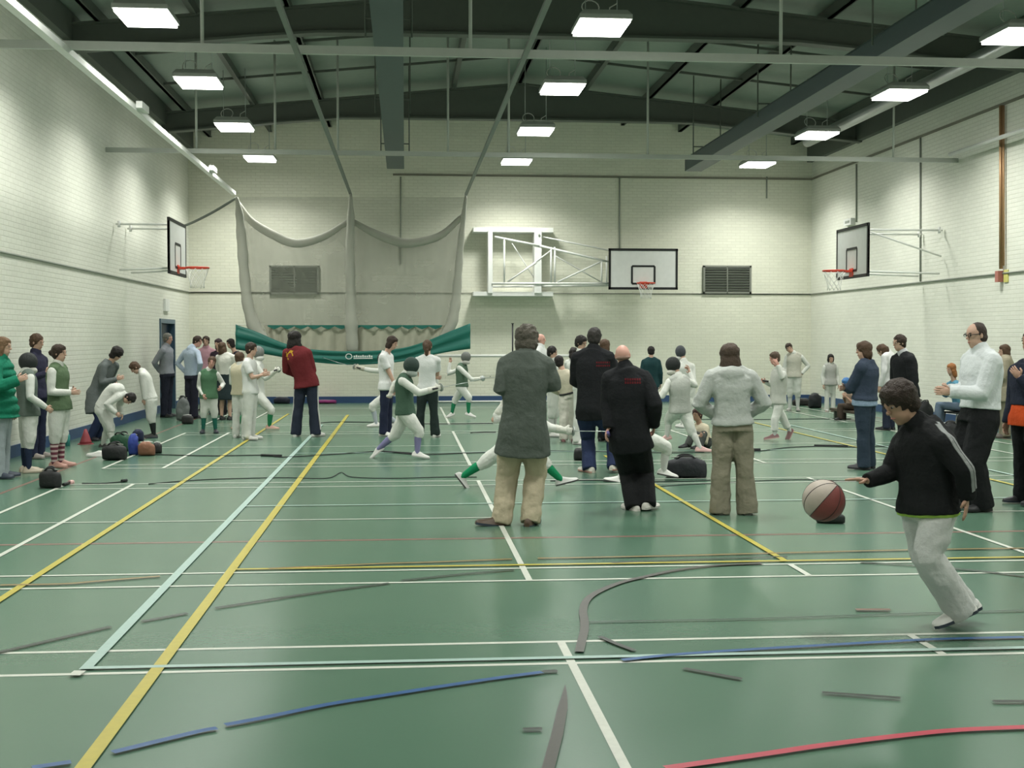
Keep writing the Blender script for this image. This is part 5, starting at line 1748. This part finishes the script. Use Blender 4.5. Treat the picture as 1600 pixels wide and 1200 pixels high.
def flush_bands():
    groups = {}
    for P, g, pts, name, mat, wd, lift, side in settle_after:
        groups.setdefault((id(P), name), []).append((P, g, pts, name, mat, wd, lift, side))
    for lst in groups.values():
        P, g, _, name, mat = lst[0][:5]
        o = P[g]
        bm = bmesh.new()
        bm.from_mesh(o.data)
        tree = BVHTree.FromBMesh(bm)
        b = MB()
        for (_, _, pts, _, _, wd, lift, side) in lst:
            sdn = side.normalized()
            rows = []
            for i, p in enumerate(pts):
                d = pts[min(i + 1, len(pts) - 1)] - pts[max(i - 1, 0)]
                w_ = d.cross(sdn).normalized() * wd / 2
                pair = []
                for sg in (-1, 1):
                    q = p + w_ * sg - P['org']
                    h, nrm, _, _ = tree.ray_cast(q + sdn * 0.6, -sdn)
                    if h is None:
                        h, nrm, _, _ = tree.find_nearest(q)
                    pair.append((h + sdn * lift + P['org'], h - sdn * 0.004 + P['org']))
                rows.append([pair[0][0], pair[1][0], pair[1][1], pair[0][1]])
            b.rings(rows, 0, True, False)
        bm.free()
        b.build(name, mat, P['obj'], origin=P['org'])


flush_bands()

# ------------------------------------------------------------------ ball, bags and cables
m_ballw = plain('ball_white_panel', (0.42, 0.36, 0.31), 0.5, bump=0.3, scale=300)
m_ballr = plain('ball_red_panel', (0.20, 0.05, 0.045), 0.5, bump=0.3, scale=300)
bc = P46['org'] - CD * 0.02
d = ray(1287, 782)
bc = CAM + d * ((bc - CAM).dot(CD) / d.dot(CD))
e = empty('basketball', bc)
tag(e, 'dirty white and dark red basketball bouncing in front of the running boy', 'ball')
rb = 0.121
rotb = Matrix.Rotation(R(35), 3, 'Y') @ Matrix.Rotation(R(20), 3, 'X') @ Matrix.Rotation(R(-20), 3, 'Z')
b = MB()
nu, nv = 48, 24
for i in range(nv + 1):
    t = -math.pi / 2 + math.pi * (0.004 + 0.992 * i / nv)
    for j in range(nu):
        a = 2 * math.pi * j / nu
        b.v.append(bc + rotb @ Vector((rb * math.cos(t) * math.cos(a), rb * math.cos(t) * math.sin(a), rb * math.sin(t))))
for i in range(nv):
    for j in range(nu):
        j2 = (j + 1) % nu
        b.face([i * nu + j, i * nu + j2, (i + 1) * nu + j2, (i + 1) * nu + j], (j * 4 // nu) % 2, True)
b.face([j for j in range(nu)][::-1], 0, True)
b.face([nv * nu + j for j in range(nu)], 0, True)
b.build('panels', [m_ballw, m_ballr], e)
b = MB()
for k in range(4):
    an = math.pi * k / 4
    b.tube([bc + rotb @ Vector((rb * math.cos(t) * math.cos(an), rb * math.cos(t) * math.sin(an), rb * math.sin(t))) for t in [2 * math.pi * i / 40 for i in range(40)]], 0.0022, 5, closed=True)
b.build('seams', m_black, e)


def bag(name, label, px, py, wd, dp, ht, col, yaw=0.0, handles=True, sag=0.25, cat='bag', group='kit bags on the floor', trim=None, seed=0):
    """a soft bag resting on the floor"""
    p = gp(px, py)
    p = p + CD * dp / 2
    p.z = 0
    rz = Matrix.Rotation(R(yaw) - YAW, 3, 'Z')
    rnd = random.Random(seed + int(px))
    X = rz @ Vector((1, 0, 0))
    Yv = rz @ Vector((0, 1, 0))
    rings = []
    n = 11
    for i in range(n):
        t = -1 + 2 * i / (n - 1)
        f = (1 - abs(t) ** 4 * 0.45)
        tp = ht * (1 - sag * abs(t) ** 2.5) * (0.94 + 0.12 * rnd.random())
        ring = []
        for j in range(16):
            a = 2 * math.pi * j / 16
            ca, sa = math.cos(a), math.sin(a)
            y = dp / 2 * f * math.copysign(abs(ca) ** 0.6, ca)
            z = tp / 2 + tp / 2 * math.copysign(abs(sa) ** 0.6, sa)
            ring.append(p + X * t * wd / 2 + Yv * y + UP * max(0.004, z))
        rings.append(ring)
    m = plain('bag_%d_%d_%d' % tuple(int(c * 255) for c in col), col, 0.7, bump=0.6, scale=30)
    e = empty(name, p)
    tag(e, label, cat, group)
    o = MB().rings(rings).build('bag_body', m, e)
    dm = o.modifiers.new('subsurf', 'SUBSURF')
    dm.levels = dm.render_levels = 2
    dd = o.modifiers.new('slump', 'DISPLACE')
    dd.texture = tex_soft
    dd.strength = 0.16 * ht
    if handles:
        for s in (-1, 1):
            c = p + Yv * s * dp * 0.22
            pts = [c + X * -wd * 0.26 + UP * ht * 0.86, c + X * -wd * 0.13 + UP * (ht + 0.012) + Yv * s * dp * 0.1, c + UP * (ht + 0.02) + Yv * s * dp * 0.14, c + X * wd * 0.13 + UP * (ht + 0.012) + Yv * s * dp * 0.1, c + X * wd * 0.26 + UP * ht * 0.86]
            MB().tube(spline(pts, 4), 0.011, 6).build('handle', m_rubber, e)
    MB().tube([p + X * -wd * 0.36 + UP * ht * 0.96, p + UP * (ht * 1.01), p + X * wd * 0.36 + UP * ht * 0.96], 0.007, 6).build('zip', trim or m_greycable, e)
    return e


bag('holdall', 'large black holdall on the floor between the bald man and the khaki trousers', 1074, 748, 0.50, 0.28, 0.25, (0.014, 0.016, 0.02), -3)
bag('kit_bag', 'round black kit bag on the floor in front of the dark-masked fencer', 73, 764, 0.24, 0.22, 0.21, (0.013, 0.014, 0.015), 15)
bag('kit_bag', 'black kit bag in the pile at the bending child, nearest the camera', 174, 720, 0.33, 0.28, 0.22, (0.014, 0.015, 0.016), 5)
bag('kit_bag', 'dark green kit bag behind the black one at the bending child', 186, 706, 0.32, 0.25, 0.26, (0.012, 0.06, 0.03), -10)
bag('kit_bag', 'bright blue kit bag beside the green one at the left wall', 205, 712, 0.14, 0.24, 0.30, (0.025, 0.05, 0.26), 8, False)
bag('kit_bag', 'small navy kit bag by the feet of the boy looking down', 213, 690, 0.18, 0.2, 0.2, (0.012, 0.017, 0.05), 8, False)
bag('kit_bag', 'brown and white kit bag at the right end of the bag pile', 225, 713, 0.24, 0.25, 0.2, (0.22, 0.10, 0.06), 12, False, trim=m_white)
bag('kit_bag', 'black and white kit bag lying beside the brown one', 242, 709, 0.13, 0.24, 0.16, (0.02, 0.02, 0.02), 20, False, trim=m_white)
bag('rucksack', 'grey and black rucksack leaning by the man in the pale blue shirt', 283, 658, 0.26, 0.25, 0.48, (0.14, 0.15, 0.15), 20)
bag('rucksack', 'small black and white bag on the floor near the child in the green vest', 291, 663, 0.22, 0.2, 0.18, (0.02, 0.02, 0.022), 0, False, trim=m_white)
bag('kit_bag', 'small black bag on the floor left of the tall man in the navy trousers', 906, 720, 0.16, 0.2, 0.17, (0.013, 0.014, 0.017), 0, False)
bag('kit_bag', 'black bag against the far wall left of the red jacket', 439, 631, 0.42, 0.25, 0.17, (0.014, 0.016, 0.03), 0, False)
bag('kit_bag', 'flat black bag at the far wall beyond the boy with a hand on his hip', 1254, 634, 0.45, 0.25, 0.18, (0.02, 0.018, 0.018), 0, False)
bag('kit_bag', 'round black bag left of the small girl near the right corner', 1275, 638, 0.30, 0.25, 0.36, (0.016, 0.018, 0.022), 0, False)
bag('kit_bag', 'black bag on the floor beside the seated ginger-haired child', 1445, 660, 0.40, 0.3, 0.42, (0.013, 0.014, 0.016), 20)
bag('kit_bag', 'black bag with pale lettering at the feet of the ginger-haired child', 1490, 690, 0.4, 0.3, 0.3, (0.013, 0.014, 0.016), -20, trim=m_white)
bag('pouch', 'small black pouch lying on the floor below the basketball', 1301, 819, 0.26, 0.16, 0.09, (0.012, 0.016, 0.014), -8, False, cat='pouch', group=None)
bag('exercise_mat', 'low magenta mat on the floor before the far wall, right of the red jacket', 505, 631, 0.62, 0.4, 0.09, (0.20, 0.02, 0.12), 0, False, sag=0.1, cat='mat', group=None)
# red cone, shoe, bottle near the bags
p = gp(134, 694)
e = empty('marker_cone', p)
tag(e, 'small dull red marker cone on the floor under the long grey cardigan', 'cone')
MB().tube([p + UP * 0.012, p + UP * 0.05, p + UP * 0.15, p + UP * 0.24], [0.10, 0.085, 0.05, 0.02], 16).build('cone_body', plain('cone_red', (0.22, 0.03, 0.04), 0.5), e)
MB().tube([p + UP * 0.0, p + UP * 0.012], [0.125, 0.12], 20).build('rim', MATS['cone_red'], e)
p = gp(148, 714)
dummy = dict(S={'al': p + CR * 0.08 + UP * 0.06, 'tl': p - CR * 0.13 + UP * 0.015}, k=1.0, child=0, fw=-CR, sd=-CD)
b = MB()
shoe(b, dummy, 'l', 1.0)
o = b.build('trainer', [plain('trainer_white', (0.58, 0.58, 0.55), 0.5), m_white])
tag(o, 'empty white trainer lying on the floor left of the kit bags', 'shoe')
p = gp(106, 697)
e = empty('water_bottle', p)
tag(e, 'teal water bottle standing on the floor by the left wall behind the striped socks', 'bottle')
MB().tube([p, p + UP * 0.16, p + UP * 0.19], [0.036, 0.036, 0.02], 12).build('bottle_body', plain('teal_plastic', (0.05, 0.28, 0.27), 0.3), e)
MB().tube([p + UP * 0.19, p + UP * 0.225], [0.02, 0.017], 10).build('cap', m_white, e)
p = gp(110, 757)
o = MB().tube([gp(99, 760) + UP * 0.02, gp(108, 757) + UP * 0.02], [0.018, 0.018], 8).tube([gp(108, 757) + UP * 0.02, gp(114, 756) + UP * 0.02], [0.03, 0.026], 8, 1).build('water_bottle', [m_black, plain('pale_pink', (0.55, 0.35, 0.33), 0.5)])
tag(o, 'dark bottle with a pink cap lying right of the round black kit bag', 'bottle')

# folding chair under the ginger-haired child
Pg = ALLP['ginger']
c = Pg['S']['pv']
zs = c.z - 0.13 * Pg['H'] * 0.55
e = empty('folding_chair', Vector((c.x, c.y, 0)))
tag(e, 'dark folding chair under the ginger-haired child at the right wall', 'chair')
fwv, sdv = Pg['fw'], Pg['sd']
rot = Matrix((fwv, sdv, UP)).transposed()
MB().box(Vector((c.x, c.y, zs - 0.02)), (0.40, 0.42, 0.03), rot).build('seat', m_black, e)
MB().box(Vector((c.x, c.y, zs + 0.28)) - fwv * 0.21, (0.02, 0.42, 0.22), rot).build('backrest', m_black, e)
for sx in (-1, 1):
    for fx in (-1, 1):
        t_ = Vector((c.x, c.y, zs - 0.03)) + fwv * fx * 0.17 + sdv * sx * 0.18
        MB().tube([Vector((t_.x, t_.y, 0.0)) + fwv * fx * 0.05, t_] + ([t_ - fwv * 0.04 + UP * 0.4] if fx < 0 else []), 0.012, 6).build('leg', m_dark, e)
# low bench under the child in the blue hat
Pb = ALLP['bluehat']
c = Pb['S']['pv']
e = empty('bench', Vector((c.x, c.y, 0)))
tag(e, 'low dark bench under the child in the blue hat by the right wall', 'bench')
zs = max(0.2, c.z - 0.12)
MB().span((c.x - 0.16, c.y - 0.9, zs - 0.05), (c.x + 0.16, c.y + 0.9, zs)).build('seat', plain('bench_brown', (0.06, 0.045, 0.03), 0.6), e)
for yy in (-0.7, 0.7):
    MB().span((c.x - 0.13, c.y + yy - 0.03, 0), (c.x + 0.13, c.y + yy + 0.03, zs - 0.05)).build('leg', m_dark, e)


def cable(label, pts, r=0.009, extra=None):
    r *= 0.7
    q = spline([gp(x, y) + UP * r for x, y in pts], 6)
    b = MB().tube(q, r, 6)
    if extra:
        for (x0, y0, x1, y1, rr) in extra:
            b.tube([gp(x0, y0) + UP * rr, gp(x1, y1) + UP * rr], rr, 8)
    return tag(b.build('floor_cable', m_rubber, origin=gp(*pts[0])), label, 'cable', 'black cables on the floor')


cable('black cable crossing the floor behind the lilac socks from the kit bags', [(240, 711), (330, 713), (410, 712), (440, 715), (500, 712), (560, 708), (600, 706), (650, 711), (720, 709), (770, 707)], 0.011, [(408, 713, 440, 714, 0.017), (600, 707, 660, 711, 0.014)])
cable('wavy black cable on the floor nearer the camera, left of the khaki trousers', [(232, 757), (290, 752), (350, 749), (440, 747), (510, 748), (533, 739), (550, 746), (610, 748), (700, 746), (745, 746)], 0.008)
cable('short dark stick-like cable on the floor right of the round black kit bag', [(128, 756), (160, 756), (198, 753)], 0.009, [(190, 754, 198, 753, 0.018)])
cable('black cable on the floor behind the white trainers of the red jacket', [(495, 662), (520, 660), (560, 660), (600, 661), (680, 663), (770, 662)], 0.012)
cable('black cable end lying left of the grey-green jacket on the far floor', [(735, 677), (756, 676), (775, 676)], 0.014)
cable('black cable across the far floor right of the pale grey hoodie', [(1040, 655), (1180, 656), (1260, 655), (1330, 655)], 0.010)
cable('pair of black cables on the floor right of the khaki-trousered woman', [(1172, 705), (1190, 705), (1230, 700), (1280, 698), (1330, 699), (1420, 697)], 0.010, [(1174, 705, 1188, 705, 0.022), (1272, 697, 1325, 698, 0.013)])
cable('thin black cable crossing the floor just behind the basketball', [(1000, 762), (1090, 757), (1180, 752), (1260, 750), (1330, 752), (1420, 748)], 0.007)
cable('black cable on the floor behind the lunging fencer and the bald man', [(860, 752), (920, 751), (980, 753), (1060, 753), (1110, 751)], 0.008)
cable('long dark cable on the floor around the feet of the tall man in navy', [(760, 706), (850, 705), (940, 706), (1040, 708), (1100, 707)], 0.009)
